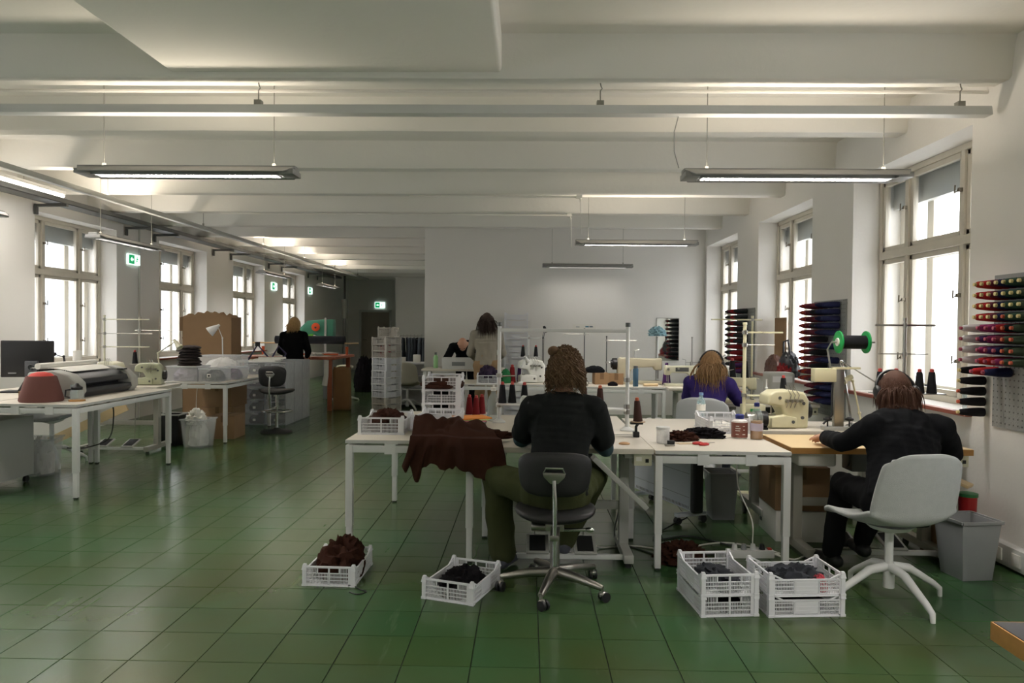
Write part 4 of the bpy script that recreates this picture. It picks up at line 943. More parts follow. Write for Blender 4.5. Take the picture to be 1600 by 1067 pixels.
# ---- coverstitch station
CREAM2 = M('yellowed_enamel', (212, 206, 172), 0.35, var=0.05)
overlock('cream coverstitch machine with black handwheel on the wheeled table', (1.96, 5.55, HD), R(8), CREAM2, big=1.05)
t = thing('machine_motor', 'black round servo motor beside the cream coverstitch machine', 'motor', (1.735, 5.44, HD))
MB().cyl((-0.03, 0, 0.075), (0.05, 0, 0.075), 0.062, seg=22).bx(-0.05, 0.05, -0.05, 0.05, 0, 0.02).build('housing', BLACK, t, bevel=0.006); MB().cyl((-0.10, 0, 0.075), (-0.03, 0, 0.075), 0.05, seg=18).build('gearbox', STEEL, t, bevel=0.004)
thread_stand('cream thread stand with two arms behind the coverstitch machine', (1.73, 5.82, HD), 0.78, [(0.72, -0.02, 0.30, 'rail'), (0.62, -0.01, 0.24, 'rod'), (0.22, 0.02, 0.36, 'plate')], 0.014, CREAM2)
CONE_BLACK.put((2.04, 5.82, HD + 0.22), label='black thread cone on the cream stand plate')
tag(MB().lathe([(0.022, 0), (0.02, 0.012), (0.008, 0.05), (0.012, 0.06), (0.006, 0.07), (0.005, 0.125), (0.008, 0.13)], seg=16).build('cone_adapter', WHITE, smooth=True, loc=(1.90, 5.80, HD + 0.22)), 'empty white cone adapter on the cream stand plate', 'thread spindle')
# elastic feeder with the big green-flanged reel
fx = 2.305
t = thing('feeder_stand', 'grey square feeder post with cream head beside the coverstitch machine', 'feeder', (fx, 5.42, HD))
MB().bx(-0.11, 0.10, -0.03, 0.05, 0, 0.03).build('base', LGREY, t, bevel=0.004)
MB().bx(-0.035, 0.035, -0.02, 0.02, 0.03, 0.46).build('post', STEEL, t, bevel=0.002)
MB().bx(-0.19, -0.03, -0.04, 0.04, 0.36, 0.46).build('head', CREAM2, t, bevel=0.008); MB().bx(-0.05, 0.15, -0.025, 0.025, 0.455, 0.47).build('arm', CREAM2, t)
MB().tube([(-0.06, 0, 0.46), (-0.085, 0, 0.60), (-0.055, 0, 0.655), (0.26, 0, 0.655)], 0.007, 8).build('reel_rod', STEEL, t, smooth=True)
for x in (-0.08, 0.08): MB().cyl((x, -0.01, 0.03), (x, -0.01, 0.07), 0.006, seg=8).lathe([(0.01, 0.07), (0.03, 0.078), (0.03, 0.09), (0.01, 0.1)], c=(x, -0.01, 0), seg=12).build('knob', BLACK, t)
MB().tube([(-0.05, -0.022, 0.40), (-0.06, -0.03, 0.25), (-0.055, -0.03, 0.12), (-0.12, -0.03, 0.05)], 0.008, 6).build('cord', BLACK, t, smooth=True)
t = thing('thread_reel', 'large black thread reel with green flanges over the feeder post', 'thread reel', (fx - 0.03, 5.42, HD + 0.655))
GRN = M('green_flange', (24, 150, 74), 0.4)
MB().cyl((0.03, 0, 0), (0.22, 0, 0), 0.05, seg=24).build('thread', TBLACK, t, smooth=True)
for x in (0.02, 0.22): MB().cyl((x, 0, 0), (x + 0.012, 0, 0), 0.083, seg=28).build('flange', GRN, t, bevel=0.002)
MB().cyl((0.012, 0, 0), (0.02, 0, 0), 0.03, seg=18).build('hub_label', PAPER, t)
arm_lamp('chrome jointed lamp reaching from the wheeled table to the window', [(2.50, 5.62, HD), (2.42, 5.62, 1.20), (2.40, 5.60, 1.24), (2.68, 5.45, 1.04)], (0.3, -0.3, -1), CHROME)
arm_lamp('white curved neck lamp beside the feeder post', [(2.50, 5.44, HD), (2.48, 5.46, 0.86), (2.43, 5.47, 1.10), (2.40, 5.47, 1.12)], (-0.8, -0.2, -0.4), CREAM2, 0.03, 0.05)
# cone stand of the hooded person
thread_stand('steel thread stand with crossbars behind the hooded person', (2.62, 5.10, HD), 0.81, [(0.78, -0.20, 0.20, 'rail'), (0.58, -0.18, 0.16, 'rod'), (0.31, -0.22, 0.26, 'plate')], 0.010, STEEL)
for x in (-0.17, -0.06, 0.10, 0.185): CONE_BLACK.put((2.62 + x, 5.09, HD + 0.31), label='black thread cone on the stand by the tall window', group='cones by the tall window', scale=1.05)
tag(MB().bx(-0.03, 0.03, -0.012, 0.012, 0, 0.014).build('marker_pen', BLACK, bevel=0.004, loc=(2.70, 4.66, HD), rot=R(8)), 'black marker lying at the end of the beech table', 'pen')

# ---- under the tables
t = thing('convector_heater', 'white flat convector heater with black end on small castors', 'heater', (1.28, 5.46, 0), math.atan2(0.86, -0.33))
HW = M('heater_white', (214, 218, 226), 0.4, var=0.02)
MB().bx(0.02, 0.90, -0.03, 0.03, 0.10, 0.49).build('panel', HW, t, bevel=0.01)
MB().bx(-0.03, 0.025, -0.045, 0.045, 0.095, 0.495).build('end_cap', BLACK, t, bevel=0.02, seg=3)
MB().bx(0.895, 0.95, -0.045, 0.045, 0.095, 0.495).build('end_cap', BLACK, t, bevel=0.02, seg=3)
vt = MB(); 
for k in range(40): vt.bx(0.06 + 0.02 * k, 0.066 + 0.02 * k, -0.0315, 0.0315, 0.115, 0.135)
tag(vt.build('vent', DGREY, t), kind='stuff')
MB().bx(0.05, 0.88, -0.0312, 0.0312, 0.20, 0.203).bx(0.05, 0.88, -0.0312, 0.0312, 0.38, 0.383).build('panel_seam', GREY, t)
for x in (0.08, 0.82):
    ft = MB().bx(x - 0.025, x + 0.025, -0.13, 0.13, 0.055, 0.085).build('foot', HW, t, bevel=0.01)
    for s in (-1, 1): MB().cyl((x - 0.02, s * 0.11, 0.026), (x + 0.02, s * 0.11, 0.026), 0.026, seg=14).bx(x - 0.008, x + 0.008, s * 0.11 - 0.01, s * 0.11 + 0.01, 0.026, 0.06).build('castor', BLACK, ft)
bin_('grey waste bin under the desk behind the heater', (1.53, 5.72, 0), 0.085, 0.11, 0.36, GREY)
bin_('grey rectangular waste bin by the wall beside the shell chair', (2.66, 4.42, 0), 0.095, 0.125, 0.35, M('bin_grey', (150, 152, 154), 0.5), rz=R(8))
def jar(label, x, y, z, c, lid): 
    t = thing('plastic_tub', label, 'tub', (x, y, z)); MB().lathe([(0.05, 0), (0.055, 0.16)], seg=20).build('body', c, t, smooth=True); MB().lathe([(0.06, 0.155), (0.06, 0.175), (0.04, 0.18)], seg=20).build('lid', lid, t, smooth=True)
carton('small brown carton on the floor between the wall and the bin', (2.83, 4.85, 0), (0.26, 0.3, 0.24), R(4))
jar('red tub with green lid behind the grey bin', 2.885, 4.79, 0.245, M('red_tub', (170, 30, 34), 0.4), M('green_lid', (50, 120, 70), 0.4))
jar('blue tub with green lid beside the red tub', 2.76, 4.86, 0.245, M('blue_tub', (40, 46, 120), 0.4), M('green_lid', (50, 120, 70), 0.4))
carton('plain white carton under the brown parcel', (1.93, 5.28, 0), (0.36, 0.42, 0.21), R(-2), mat=PAPER, tape=False)
pc = carton('brown parcel with framed letter print under the beech table', (1.93, 5.28, 0.217), (0.37, 0.43, 0.30), R(-3))
INK = M('blue_grey_print', (70, 84, 104), 0.7)
lg = MB(); y_ = -0.2165
for z, hh in ((0.20, 0.008), (0.11, 0.008)): lg.bx(-0.145, -0.045, y_ - 0.002, y_, z - hh / 2, z + hh / 2)
pr = MB().bx(-0.145, -0.137, y_ - 0.0015, y_, 0.07, 0.16).bx(-0.045, -0.037, y_ - 0.0015, y_, 0.07, 0.16).bx(-0.145, -0.037, y_ - 0.0015, y_, 0.152, 0.16).bx(-0.145, -0.037, y_ - 0.0015, y_, 0.07, 0.078)
pr.bx(-0.125, -0.117, y_ - 0.0015, y_, 0.09, 0.14)
for z in (0.09, 0.113, 0.136): pr.bx(-0.125, -0.095, y_ - 0.0015, y_, z - 0.003, z + 0.005)
pr.bx(-0.083, -0.075, y_ - 0.0015, y_, 0.09, 0.14); 
for z in (0.09, 0.136): pr.bx(-0.083, -0.055, y_ - 0.0015, y_, z - 0.003, z + 0.005)
pr.bx(-0.10, -0.06, y_ - 0.0015, y_, 0.22, 0.235)
pr.build('printed_mark', INK, pc)
t = thing('power_strip', 'white multi-socket power strip with plugs behind the floor crates', 'power strip', (1.455, 4.72, 0), R(3))
MB().bx(-0.15, 0.15, -0.035, 0.035, 0, 0.05).build('body', WHITE, t, bevel=0.006)
for k, c in enumerate((WHITE, GREY, WHITE, BLACK)): MB().cyl((-0.10 + 0.06 * k, 0, 0.05), (-0.10 + 0.06 * k, 0, 0.085), 0.02, 0.014, seg=12).build('plug', c, t, smooth=True)
MB().bx(0.115, 0.14, -0.015, 0.015, 0.05, 0.058).build('rocker_switch', REDP, t)
def cable(label, pts, mat, r=0.006):
    P_ = [V(p) for p in pts]; out = []
    for i in range(len(P_) - 1):
        a, b1, c, d = P_[max(i - 1, 0)], P_[i], P_[i + 1], P_[min(i + 2, len(P_) - 1)]
        for k in range(8):
            s = k / 8; out.append(0.5 * ((2 * b1) + (c - a) * s + (2 * a - 5 * b1 + 4 * c - d) * s * s + (3 * b1 - a - 3 * c + d) * s ** 3))
    out.append(P_[-1])
    for p in out: p.z = max(p.z, r)
    return tag(MB().tube(out, r, 7).build('cable', mat, smooth=True), label, 'cable')
WC, BC = M('white_cable', (206, 204, 196), 0.5), BLACK
cable('white cable winding over the floor to the power strip', [(0.12, 4.75, 0.20), (0.5, 4.85, 0.01), (0.75, 4.9, 0.006), (1.0, 4.78, 0.006), (1.2, 4.95, 0.006), (1.42, 5.0, 0.006), (1.66, 4.8, 0.006), (1.60, 4.72, 0.02)], WC)
cable('black cable lying from the heater to the power strip', [(1.22, 5.5, 0.05), (1.0, 5.3, 0.006), (0.9, 5.05, 0.006), (1.15, 5.15, 0.006), (1.38, 4.95, 0.006), (1.38, 4.78, 0.07)], BC)
cable('thin dark cable looping under the middle sewing table', [(0.66, 4.72, 0.45), (0.60, 4.9, 0.1), (0.7, 4.9, 0.006), (0.95, 4.6, 0.006), (1.1, 4.72, 0.006), (1.30, 4.70, 0.03)], DGREY, 0.005)
cable('white cable along the floor towards the beech table', [(1.60, 4.70, 0.03), (1.72, 4.66, 0.006), (1.9, 4.8, 0.006), (2.3, 4.95, 0.006), (2.75, 4.75, 0.006), (2.95, 4.7, 0.08)], WC)
cable('loose black thread end curled on the floor by the corner crate', [(-0.98, 4.08, 0.006), (-0.93, 4.02, 0.004), (-0.88, 3.98, 0.004), (-0.92, 3.94, 0.004), (-0.97, 3.97, 0.004)], BC, 0.003)
cable('white cord hanging from the beech table to the floor', [(1.62, 5.6, 0.55), (1.60, 5.5, 0.3), (1.66, 5.35, 0.08), (1.56, 5.0, 0.006), (1.50, 4.76, 0.06)], WC, 0.005)
t = thing('cable_bundle', 'tangle of black cables under the wheeled sewing table', 'cable bundle', (1.82, 5.62, 0.56))
for k in range(7):
    MB().tube([(-0.10 + 0.03 * k, 0, 0.14), (-0.12 + 0.03 * k, -0.03, 0.02), (-0.05 + 0.02 * k, -0.04, -0.06 - 0.01 * (k % 3)), (0.04 + 0.01 * k, -0.02, 0.0), (0.06, 0, 0.14)], 0.007, 6).build('cord', BC, t, smooth=True)
# ---- dark topped table corner beside the camera
t = thing('wood_edged_table', 'dark topped table corner with broad oak edge', 'table', (1.205, 1.805, 0))
MB().bx(-0.03, 0.9, -0.7, 0.03, 0.698, 0.742).build('tabletop', M('dark_linoleum', (44, 44, 48), 0.5), t, bevel=0.002)
MB().bx(-0.035, -0.03, -0.7, 0.035, 0.695, 0.741).bx(-0.035, 0.9, 0.03, 0.035, 0.695, 0.741).build('edge_band', WOOD, t, bevel=0.003)
for (x, y) in ((0.06, -0.06), (0.84, -0.06), (0.06, -0.64), (0.84, -0.64)): MB().bx(x - 0.025, x + 0.025, y - 0.025, y + 0.025, 0, 0.715).build('leg', WOOD, t, bevel=0.003)

# ---- chairs of the front row
task_chair('black task chair with chrome rod and five star castor base', (0.165, 4.06, 0), R(-4))
shell_chair('pale grey felt shell chair with white four star base by the wall bin', (1.99, 4.0, 0), R(12), b0=0)

# ================================================================== thread walls
PEG = M('perforated_grey_steel', (150, 152, 150), 0.5, 0.2, bump=0.3, bscale=90)
CAPY = M('cream_spool_cap', (214, 196, 140), 0.5); CAPR = M('pink_spool_cap', (160, 70, 90), 0.5); CAPO = M('orange_spool_cap', (190, 88, 60), 0.5)
spool_cache = {}
ORD = ('top','second','third','fourth','fifth','sixth','seventh','eighth','ninth','tenth','eleventh','twelfth','thirteenth','fourteenth','fifteenth')
NTH = ('first','second','third','fourth','fifth','sixth','seventh')
def spool(label, y, z, tm, capm, L, r, group):
    key = (tm.name, capm.name, L, r)
    if key not in spool_cache:
        rot = Matrix.Rotation(R(-90), 4, 'Y')
        spool_cache[key] = (MB().lathe([(r * 1.05, 0.0), (r * 1.08, 0.02), (r * 0.98, L * 0.5), (r * 0.72, L - 0.012), (r * 0.45, L)], seg=14, rot=rot).mesh('thread', tm, smooth=True),
                            MB().lathe([(r * 0.42, L - 0.004), (r * 0.40, L + 0.014), (r * 0.2, L + 0.016)], seg=10, rot=rot).mesh('spool_cap', capm, smooth=True))
    a, c = spool_cache[key]
    t = thing('thread_spool', label, 'thread spool', (XR - 0.022, y, z), 0, group)
    for nm, me in (('thread', a), ('spool_cap', c)):
        o = bpy.data.objects.new(nm, me); COL.objects.link(o); o.parent = t
    return t
def pegboard(label, y0, y1, z0, z1):
    t = thing('pegboard', label, 'pegboard', (XR, y0, z0))
    MB().bx(-0.012, -0.002, 0, y1 - y0, 0, z1 - z0).build('panel', PEG, t)
    h = MB(); y = 0.03
    while y < y1 - y0:
        z = 0.03
        while z < z1 - z0:
            h.box((-0.0125, y, z), (0.001, 0.009, 0.009)); z += 0.04
        y += 0.04
    tag(h.build('holes', DGREY, t), kind='stuff')
    for z in (0.04, z1 - z0 - 0.04): MB().bx(-0.004, 0, 0, y1 - y0, z - 0.01, z + 0.01).build('rail', STEEL, t)
    return t
pegboard('grey perforated steel pegboard of spools beside the tall window', 3.60, 4.80, 0.86, 1.84)
rows = []
for r_ in range(13):
    z = 1.775 - 0.0695 * r_
    if r_ < 4: cs = [(4.72, (TORANGE, TSCAR)[r_ % 2], CAPY), (4.65, TSCAR, CAPY), (4.58, TMAROON, CAPY), (4.51, TNAVY, CAPY), (4.44, TGREEN, CAPY if r_ != 3 else CAPO), (4.37, TGREEN, CAPY), (4.30, TOLIVE, CAPY)]
    elif r_ < 8: cs = [(4.86, TWHITE, CAPR), (4.68, (TMAG, TPURPLE, TMAG, TSCAR)[r_ - 4], CAPR), (4.60, (TMAG, TMAG, TPURPLE, TSCAR)[r_ - 4], CAPR), (4.52, (TSCAR, TMAROON, TNAVY, TMAG)[r_ - 4], CAPR), (4.44, (TBLACK, TOLIVE, TOLIVE, TOLIVE)[r_ - 4], CAPO), (4.36, TOLIVE, CAPO)]
    elif r_ == 8: cs = [(4.87, TBLACK, CAPY), (4.74, TSCAR, CAPR), (4.62, TNAVY, CAPR)]
    else: cs = [(4.875, TBLACK, (CAPY, CAPO, CAPO, CAPY)[r_ - 9])]
    for k, (y, tm, cp) in enumerate(cs):
        cname = tm.name.replace('thread_', '').replace('_', ' ')
        spool('%s thread spool, %s row of the tall window pegboard, %s peg from the glass' % (cname, ORD[r_], NTH[k]), y, z, tm, cp, 0.16, 0.028, '%s spools beside the tall window' % cname)
pegboard('grey pegboard of red and navy spools between the two near windows', 7.0, 7.78, 0.62, 1.78)
for r_ in range(15):
    z = 1.73 - 0.068 * r_
    for k, (y, tm) in enumerate(((7.70, (TMAROON, TRED)[r_ % 2]), (7.62, TRED if r_ < 9 else TORANGE), (7.53, TMAROON), (7.42, (TMAROON, TCHAR)[r_ % 2]), (7.28, TNAVY), (7.14, TNAVY))):
        if r_ in (5, 7, 9) and k > 3: continue
        if r_ > 11 and k < 2: continue
        cname = tm.name.replace('thread_', '').replace('_', ' ')
        spool('%s thread spool, %s row of the pegboard behind the green reel, %s peg along' % (cname, ORD[r_], NTH[k]), y, z, tm, TORANGE if k < 2 else tm, 0.16, 0.029, '%s spools between the near windows' % cname)
pegboard('grey pegboard of spools on the pier by the headphone wearer', 9.80, 10.60, 0.65, 1.78)
for r_ in range(11):
    z = 1.74 - 0.083 * r_
    for k, (y, tm) in enumerate(((10.52, TCHAR), (10.40, (TMAROON, TCHAR)[r_ % 2]), (10.26, TRED), (10.10, TCHAR if r_ < 6 else TPURPLE))):
        if r_ in (6, 7, 8) and k > 2: continue
        cname = tm.name.replace('thread_', '').replace('_', ' ')
        spool('%s thread spool, %s row of the pegboard near the headphone wearer, %s peg' % (cname, ORD[r_], NTH[k]), y, z, tm, tm, 0.17, 0.034, '%s spools near the headphone wearer' % cname)
tag(MB().lathe([(0.035, 0), (0.038, 0.12), (0.034, 0.12), (0.032, 0.006), (0, 0.006)], seg=20).build('drinking_glass', BOTTLE, smooth=True, loc=(3.12, 5.2, Z0)), 'clear drinking glass on the red sill of the tall window', 'glass')
# ================================================================== window side: printer desks
HG = 0.80
desk('white desk carrying the wide printer and the felt basket', -4.58, -3.77, 6.0, 7.62, HG)
desk('white desk with the black monitor', -5.40, -4.60, 6.0, 7.62, HG)
# wide printer, front towards +X
t = thing('wide_printer', 'wide grey and black plotter printer on the white desk', 'printer', (-4.30, 6.97, HG), 0)
PG = M('printer_grey', (168, 168, 162), 0.45, var=0.03); PD = M('printer_charcoal', (52, 53, 56), 0.4, var=0.08)
end = [(-0.24, 0.0), (0.22, 0.0), (0.255, 0.06), (0.25, 0.14), (0.17, 0.215), (0.02, 0.255), (-0.20, 0.235), (-0.25, 0.12)]
for s in (-1, 1): MB().prism([(a, b) for a, b in end], 0.14 if s < 0 else 0.11, 'Y', s * 0.45).build('end_housing', PG, t, bevel=0.018, seg=3)
MB().prism([(-0.22, 0.0), (0.20, 0.0), (0.245, 0.05), (0.235, 0.085), (0.12, 0.09), (-0.2, 0.1)], 0.80, 'Y').build('paper_tray', PD, t, bevel=0.008)
MB().prism([(0.21, 0.125), (0.19, 0.17), (0.09, 0.215), (-0.06, 0.225), (-0.06, 0.19), (0.08, 0.17), (0.19, 0.12)], 0.80, 'Y').build('front_cover', PD, t, bevel=0.008)
MB().prism([(0.10, 0.07), (0.12, 0.18), (-0.2, 0.2), (-0.22, 0.05)], 0.78, 'Y').build('carriage_bay', BLACK, t)
MB().add([(-0.06, -0.33, 0.262), (-0.06, 0.40, 0.262), (-0.24, 0.44, 0.268), (-0.27, -0.40, 0.268), (0.08, -0.33, 0.235), (0.08, 0.30, 0.235)], [(0, 1, 2, 3), (4, 5, 1, 0)]).build('paper_sheet', PAPER, t)
MB().cyl((-0.18, -0.42, 0.285), (-0.18, 0.46, 0.285), 0.028, seg=16).build('paper_roll', PAPER, t, smooth=True)
MB().box((0.14, 0.40, 0.222), (0.06, 0.08, 0.012)).build('control_panel', BLACK, t)
# felt basket with red lining
FELT = M('brown_felt', (112, 72, 66), 0.95, bump=0.3, bscale=200)
t = thing('felt_basket', 'brown felt basket with red lining', 'basket', (-4.235, 6.24, HG))
MB().lathe([(0.165, 0), (0.172, 0.015), (0.15, 0.10), (0.118, 0.215), (0.108, 0.222), (0.104, 0.21), (0.13, 0.10), (0.14, 0.02), (0, 0.02)], seg=32).build('body', FELT, t, smooth=True)
MB().lathe([(0.106, 0.212), (0.075, 0.243), (0.03, 0.255), (0.0, 0.256)], seg=28).build('lining', M('red_lining', (214, 66, 58), 0.7), t, smooth=True)
# coffee pot
t = thing('glass_teapot', 'small glass pot with dark collar on the printer desk', 'pot', (-3.945, 6.28, HG))
MB().lathe([(0.05, 0.012), (0.058, 0.03), (0.056, 0.08), (0.035, 0.115), (0.034, 0.125)], seg=24).build('body', BOTTLE, t, smooth=True)
MB().lathe([(0.066, 0), (0.066, 0.012), (0.05, 0.014)], seg=24).build('base', WOOD, t, smooth=True); MB().lathe([(0.044, 0.10), (0.046, 0.122), (0.02, 0.14), (0.012, 0.155)], seg=20).build('lid', BLACK, t, smooth=True)
MB().tube([(-0.055, 0, 0.10), (-0.10, 0, 0.095), (-0.105, 0, 0.04), (-0.06, 0, 0.03)], 0.007, 8).build('handle', BLACK, t, smooth=True)
tag(MB().lathe([(0.03, 0), (0.032, 0.13), (0.028, 0.13), (0.027, 0.006), (0, 0.006)], seg=20).build('drinking_glass', BOTTLE, smooth=True, loc=(-4.06, 6.42, HG)), 'tall clear glass beside the felt basket', 'glass')
# monitor seen from behind
t = thing('monitor', 'black flat monitor seen from behind with round badge', 'monitor', (-4.92, 7.05, HG), R(12))
MB().box((0, 0, 0.33), (0.47, 0.035, 0.36)).build('screen_housing', BLACK, t, bevel=0.01)
MB().box((0.05, -0.035, 0.21), (0.115, 0.035, 0.20)).build('stand_column', M('monitor_grey', (84, 86, 90), 0.4), t, bevel=0.006)
MB().tube([(0.05 + 0.022 * math.cos(q), -0.055, 0.25 + 0.022 * math.sin(q)) for q in [2 * PI * k / 20 for k in range(21)]], 0.004, 6).bx(0.042, 0.046, -0.057, -0.053, 0.238, 0.266).bx(0.054, 0.058, -0.057, -0.053, 0.234, 0.258).build('badge', BLACK, t)
MB().box((-0.08, 0.02, 0.008), (0.30, 0.20, 0.016)).beam((0.02, -0.02, 0.14), (-0.06, 0.0, 0.012), 0.08, 0.02).build('stand_base', BLACK, t, bevel=0.004)
MB().box((-0.13, -0.02, 0.19), (0.07, 0.006, 0.012)).build('port_label', GREY, t)
carton('flat brown carton under the monitor', (-4.52, 6.62, HG), (0.2, 0.3, 0.06), R(10), tape=False)
# cabinet, chair, bins under the desks
t = thing('pedestal_cabinet', 'pale grey pedestal cabinet on castors under the printer desk', 'cabinet', (-4.84, 6.40, 0))
MB().bx(-0.22, 0.22, -0.30, 0.30, 0.07, 0.62).build('body', LGREY, t, bevel=0.004)
for k in range(3):
    d_ = MB().bx(-0.212, 0.212, -0.316, -0.301, 0.085 + 0.178 * k, 0.255 + 0.178 * k).build('drawer', LGREY, t, bevel=0.003)
    MB().bx(-0.06, 0.06, -0.325, -0.316, 0.215 + 0.178 * k, 0.225 + 0.178 * k).build('handle', STEEL, d_)
for sx in (-1, 1):
    for sy in (-1, 1): MB().cyl((sx * 0.18 - 0.012, sy * 0.25, 0.03), (sx * 0.18 + 0.012, sy * 0.25, 0.03), 0.03, seg=14).bx(sx * 0.18 - 0.01, sx * 0.18 + 0.01, sy * 0.25 - 0.012, sy * 0.25 + 0.012, 0.03, 0.07).build('castor', BLACK, t)
shell_chair('grey shell chair pushed under the monitor desk', (-4.98, 7.50, 0), R(180), seat=0.50)
bin_('clear plastic bin with crumpled paper under the monitor desk', (-4.74, 6.98, 0), 0.12, 0.15, 0.36, CLEAR, R(15), fill=PAPER)
tag(MB().beam((-5.55, 7.95, 0.05), (-4.50, 8.06, 0.56), 0.03, 0.10, (0, 0, 1)).build('timber_plank', BEECH), 'pale timber plank leaning behind the monitor desk', 'plank')
cable('black cable hanging in a loop from the printer desk', [(-3.85, 6.3, 0.77), (-3.92, 6.75, 0.74), (-3.98, 6.9, 0.55), (-4.0, 6.85, 0.38), (-4.05, 6.6, 0.34), (-3.98, 6.2, 0.4)], BC, 0.006)
# ---- sewing station behind the printer
sewing_table('greige sewing table with treadle behind the printer desk', -4.72, 8.42, 1.05, 0.56, 0.77, legm=GREIGE)
overlock('cream overlock machine on the table behind the printer', (-4.92, 8.45, 0.77), R(-20), CREAM)
overlock('greenish cream overlock with dark parts beside the fabric boxes', (-4.45, 8.46, 0.77), R(15), M('green_cream', (176, 178, 150), 0.4), big=0.95)
thread_stand('pale thread stand with long crossbars before the second window', (-5.08, 8.62, 0.77), 0.80, [(0.77, -0.02, 0.55, 'rail'), (0.60, -0.08, 0.58, 'rod'), (0.44, -0.05, 0.55, 'rail')], 0.011, CREAM)
thread_stand('brown post thread stand among the overlock machines', (-4.66, 8.64, 0.77), 0.78, [(0.64, -0.06, 0.44, 'rod'), (0.24, -0.10, 0.10, 'plate')], 0.013, GREIGE)
arm_lamp('black jointed magnifier lamp beside the plotter', [(-4.78, 7.42, HG), (-4.78, 7.42, 1.02), (-4.80, 7.42, 1.14), (-4.90, 7.40, 1.16)], (-0.9, 0, -0.2), BLACK, 0.035, 0.06)
arm_lamp('cream spotlight lamp clipped over the overlock machines', [(-4.38, 8.60, 0.77), (-4.42, 8.60, 1.14), (-4.20, 8.58, 1.28)], (0.6, -0.2, -0.7), CREAM, 0.045, 0.10)
CONE_BLACK.put((-4.72, 8.64, 1.01), label='black thread cone on the stand before the second window')
# ---- table with boxes of fabric
HH = 0.765
desk('white desk loaded with clear fabric boxes', -4.57, -3.76, 9.0, 10.6, HH)
def clearbox(label, x, y, z, w, d, h, fillm, seed, rz=0.0, tagw=False, lid=False):
    t = thing('storage_box', label, 'storage box', (x, y, z), rz); th = 0.006
    MB().bx(-w / 2, w / 2, -d / 2, -d / 2 + th, 0, h).bx(-w / 2, w / 2, d / 2 - th, d / 2, 0, h).bx(-w / 2, -w / 2 + th, -d / 2, d / 2, 0, h).bx(w / 2 - th, w / 2, -d / 2, d / 2, 0, h).bx(-w / 2, w / 2, -d / 2, d / 2, 0, th).build('body', CLEAR, t)
    r_ = MB()
    for (a, b) in (((-w / 2, -d / 2), (w / 2, -d / 2)), ((w / 2, -d / 2), (w / 2, d / 2)), ((w / 2, d / 2), (-w / 2, d / 2)), ((-w / 2, d / 2), (-w / 2, -d / 2))): r_.beam((*a, h), (*b, h), 0.02, 0.012)
    r_.build('rim', CLEARW, t)
    heap('contents', None, None, (0, 0, th), (w * 0.86, d * 0.86, h * 0.85), fillm, seed, parent=t, fold=0.2)
    if tagw: MB().bx(-0.025, 0.025, -d / 2 - 0.002, -d / 2, h * 0.35, h * 0.62).build('label_card', PAPER, t); MB().bx(-0.012, 0.012, -d / 2 - 0.003, -d / 2 - 0.002, h * 0.42, h * 0.55).build('label_print', BLACK, t)
    return t
LIL = M('lilac_cloth', (150, 142, 156), 0.9, var=0.2)
clearbox('clear storage box of pale cloth at the desk corner', -4.34, 9.22, HH, 0.40, 0.36, 0.19, LIL, 1)
clearbox('clear storage box of dark cloth with white label card', -3.99, 9.20, HH, 0.26, 0.36, 0.165, DARKFAB, 2, tagw=True)
clearbox('clear storage box of purple cloth near the desk edge', -3.92, 9.59, HH, 0.26, 0.34, 0.16, M('plum_cloth', (82, 58, 84), 0.9), 3)
clearbox('large clear box of white paper behind the dark cloth box', -4.22, 9.98, HH, 0.56, 0.4, 0.30, PAPER, 4)
for k in range(7):
    o = heap('folded_garment', 'dark folded knit, %s from the bottom of the pile on the clear box' % ('first second third fourth fifth sixth seventh'.split()[k]), 'garment', (-4.33 + 0.012 * math.sin(k * 2.3), 9.22 + 0.01 * math.cos(k * 1.7), HH + 0.195 + 0.036 * k), (0.27 + 0.02 * math.sin(k * 3), 0.30, 0.045), M('dark_brown_fleece', (38, 28, 27), 0.95, var=0.25), 80 + k, 0.1 * k, 'pile of folded knits', fold=0.15, freq=1.8, nu=28, nv=14)
arm_lamp('white desk lamp with cone shade over the fabric boxes', [(-4.36, 10.32, HH), (-4.37, 10.32, 1.30), (-4.43, 10.30, 1.47)], (-0.75, -0.2, -0.6), WHITE, 0.075, 0.14)
bin_('black bin under the fabric box desk', (-4.36, 8.86, 0), 0.10, 0.115, 0.38, BLACK, lidmat=LGREY)
bin_('clear mesh bin overflowing with paper by the desk leg', (-3.99, 8.74, 0), 0.12, 0.15, 0.34, CLEAR, R(-6), fill=PAPER)
heap('crumpled_paper', 'crumpled paper rising out of the clear mesh bin', 'paper', (-4.02, 8.74, 0.28), (0.2, 0.2, 0.16), PAPER, 91, fold=0.6, freq=3)
cable('white cord hanging down from the fabric box desk', [(-4.15, 9.05, 0.70), (-4.16, 9.04, 0.5), (-4.15, 9.03, 0.3), (-4.12, 9.0, 0.1), (-4.1, 9.1, 0.01)], WC, 0.004)
carton('brown carton standing under the fabric box desk', (-4.30, 10.2, 0.0), (0.44, 0.5, 0.34), R(3))
carton('brown carton stacked on another under the desk', (-4.28, 10.2, 0.347), (0.42, 0.48, 0.30), R(-4))
carton('deep brown carton near the drawer towers', (-3.96, 9.55, 0.0), (0.0001 + 0.30, 0.4, 0.0001 + 0.30), R(2))
carton('tall torn cardboard carton before the third window', (-5.05, 11.55, 0), (0.76, 0.46, 1.60), R(3), open_=True, tape=False, torn=True)
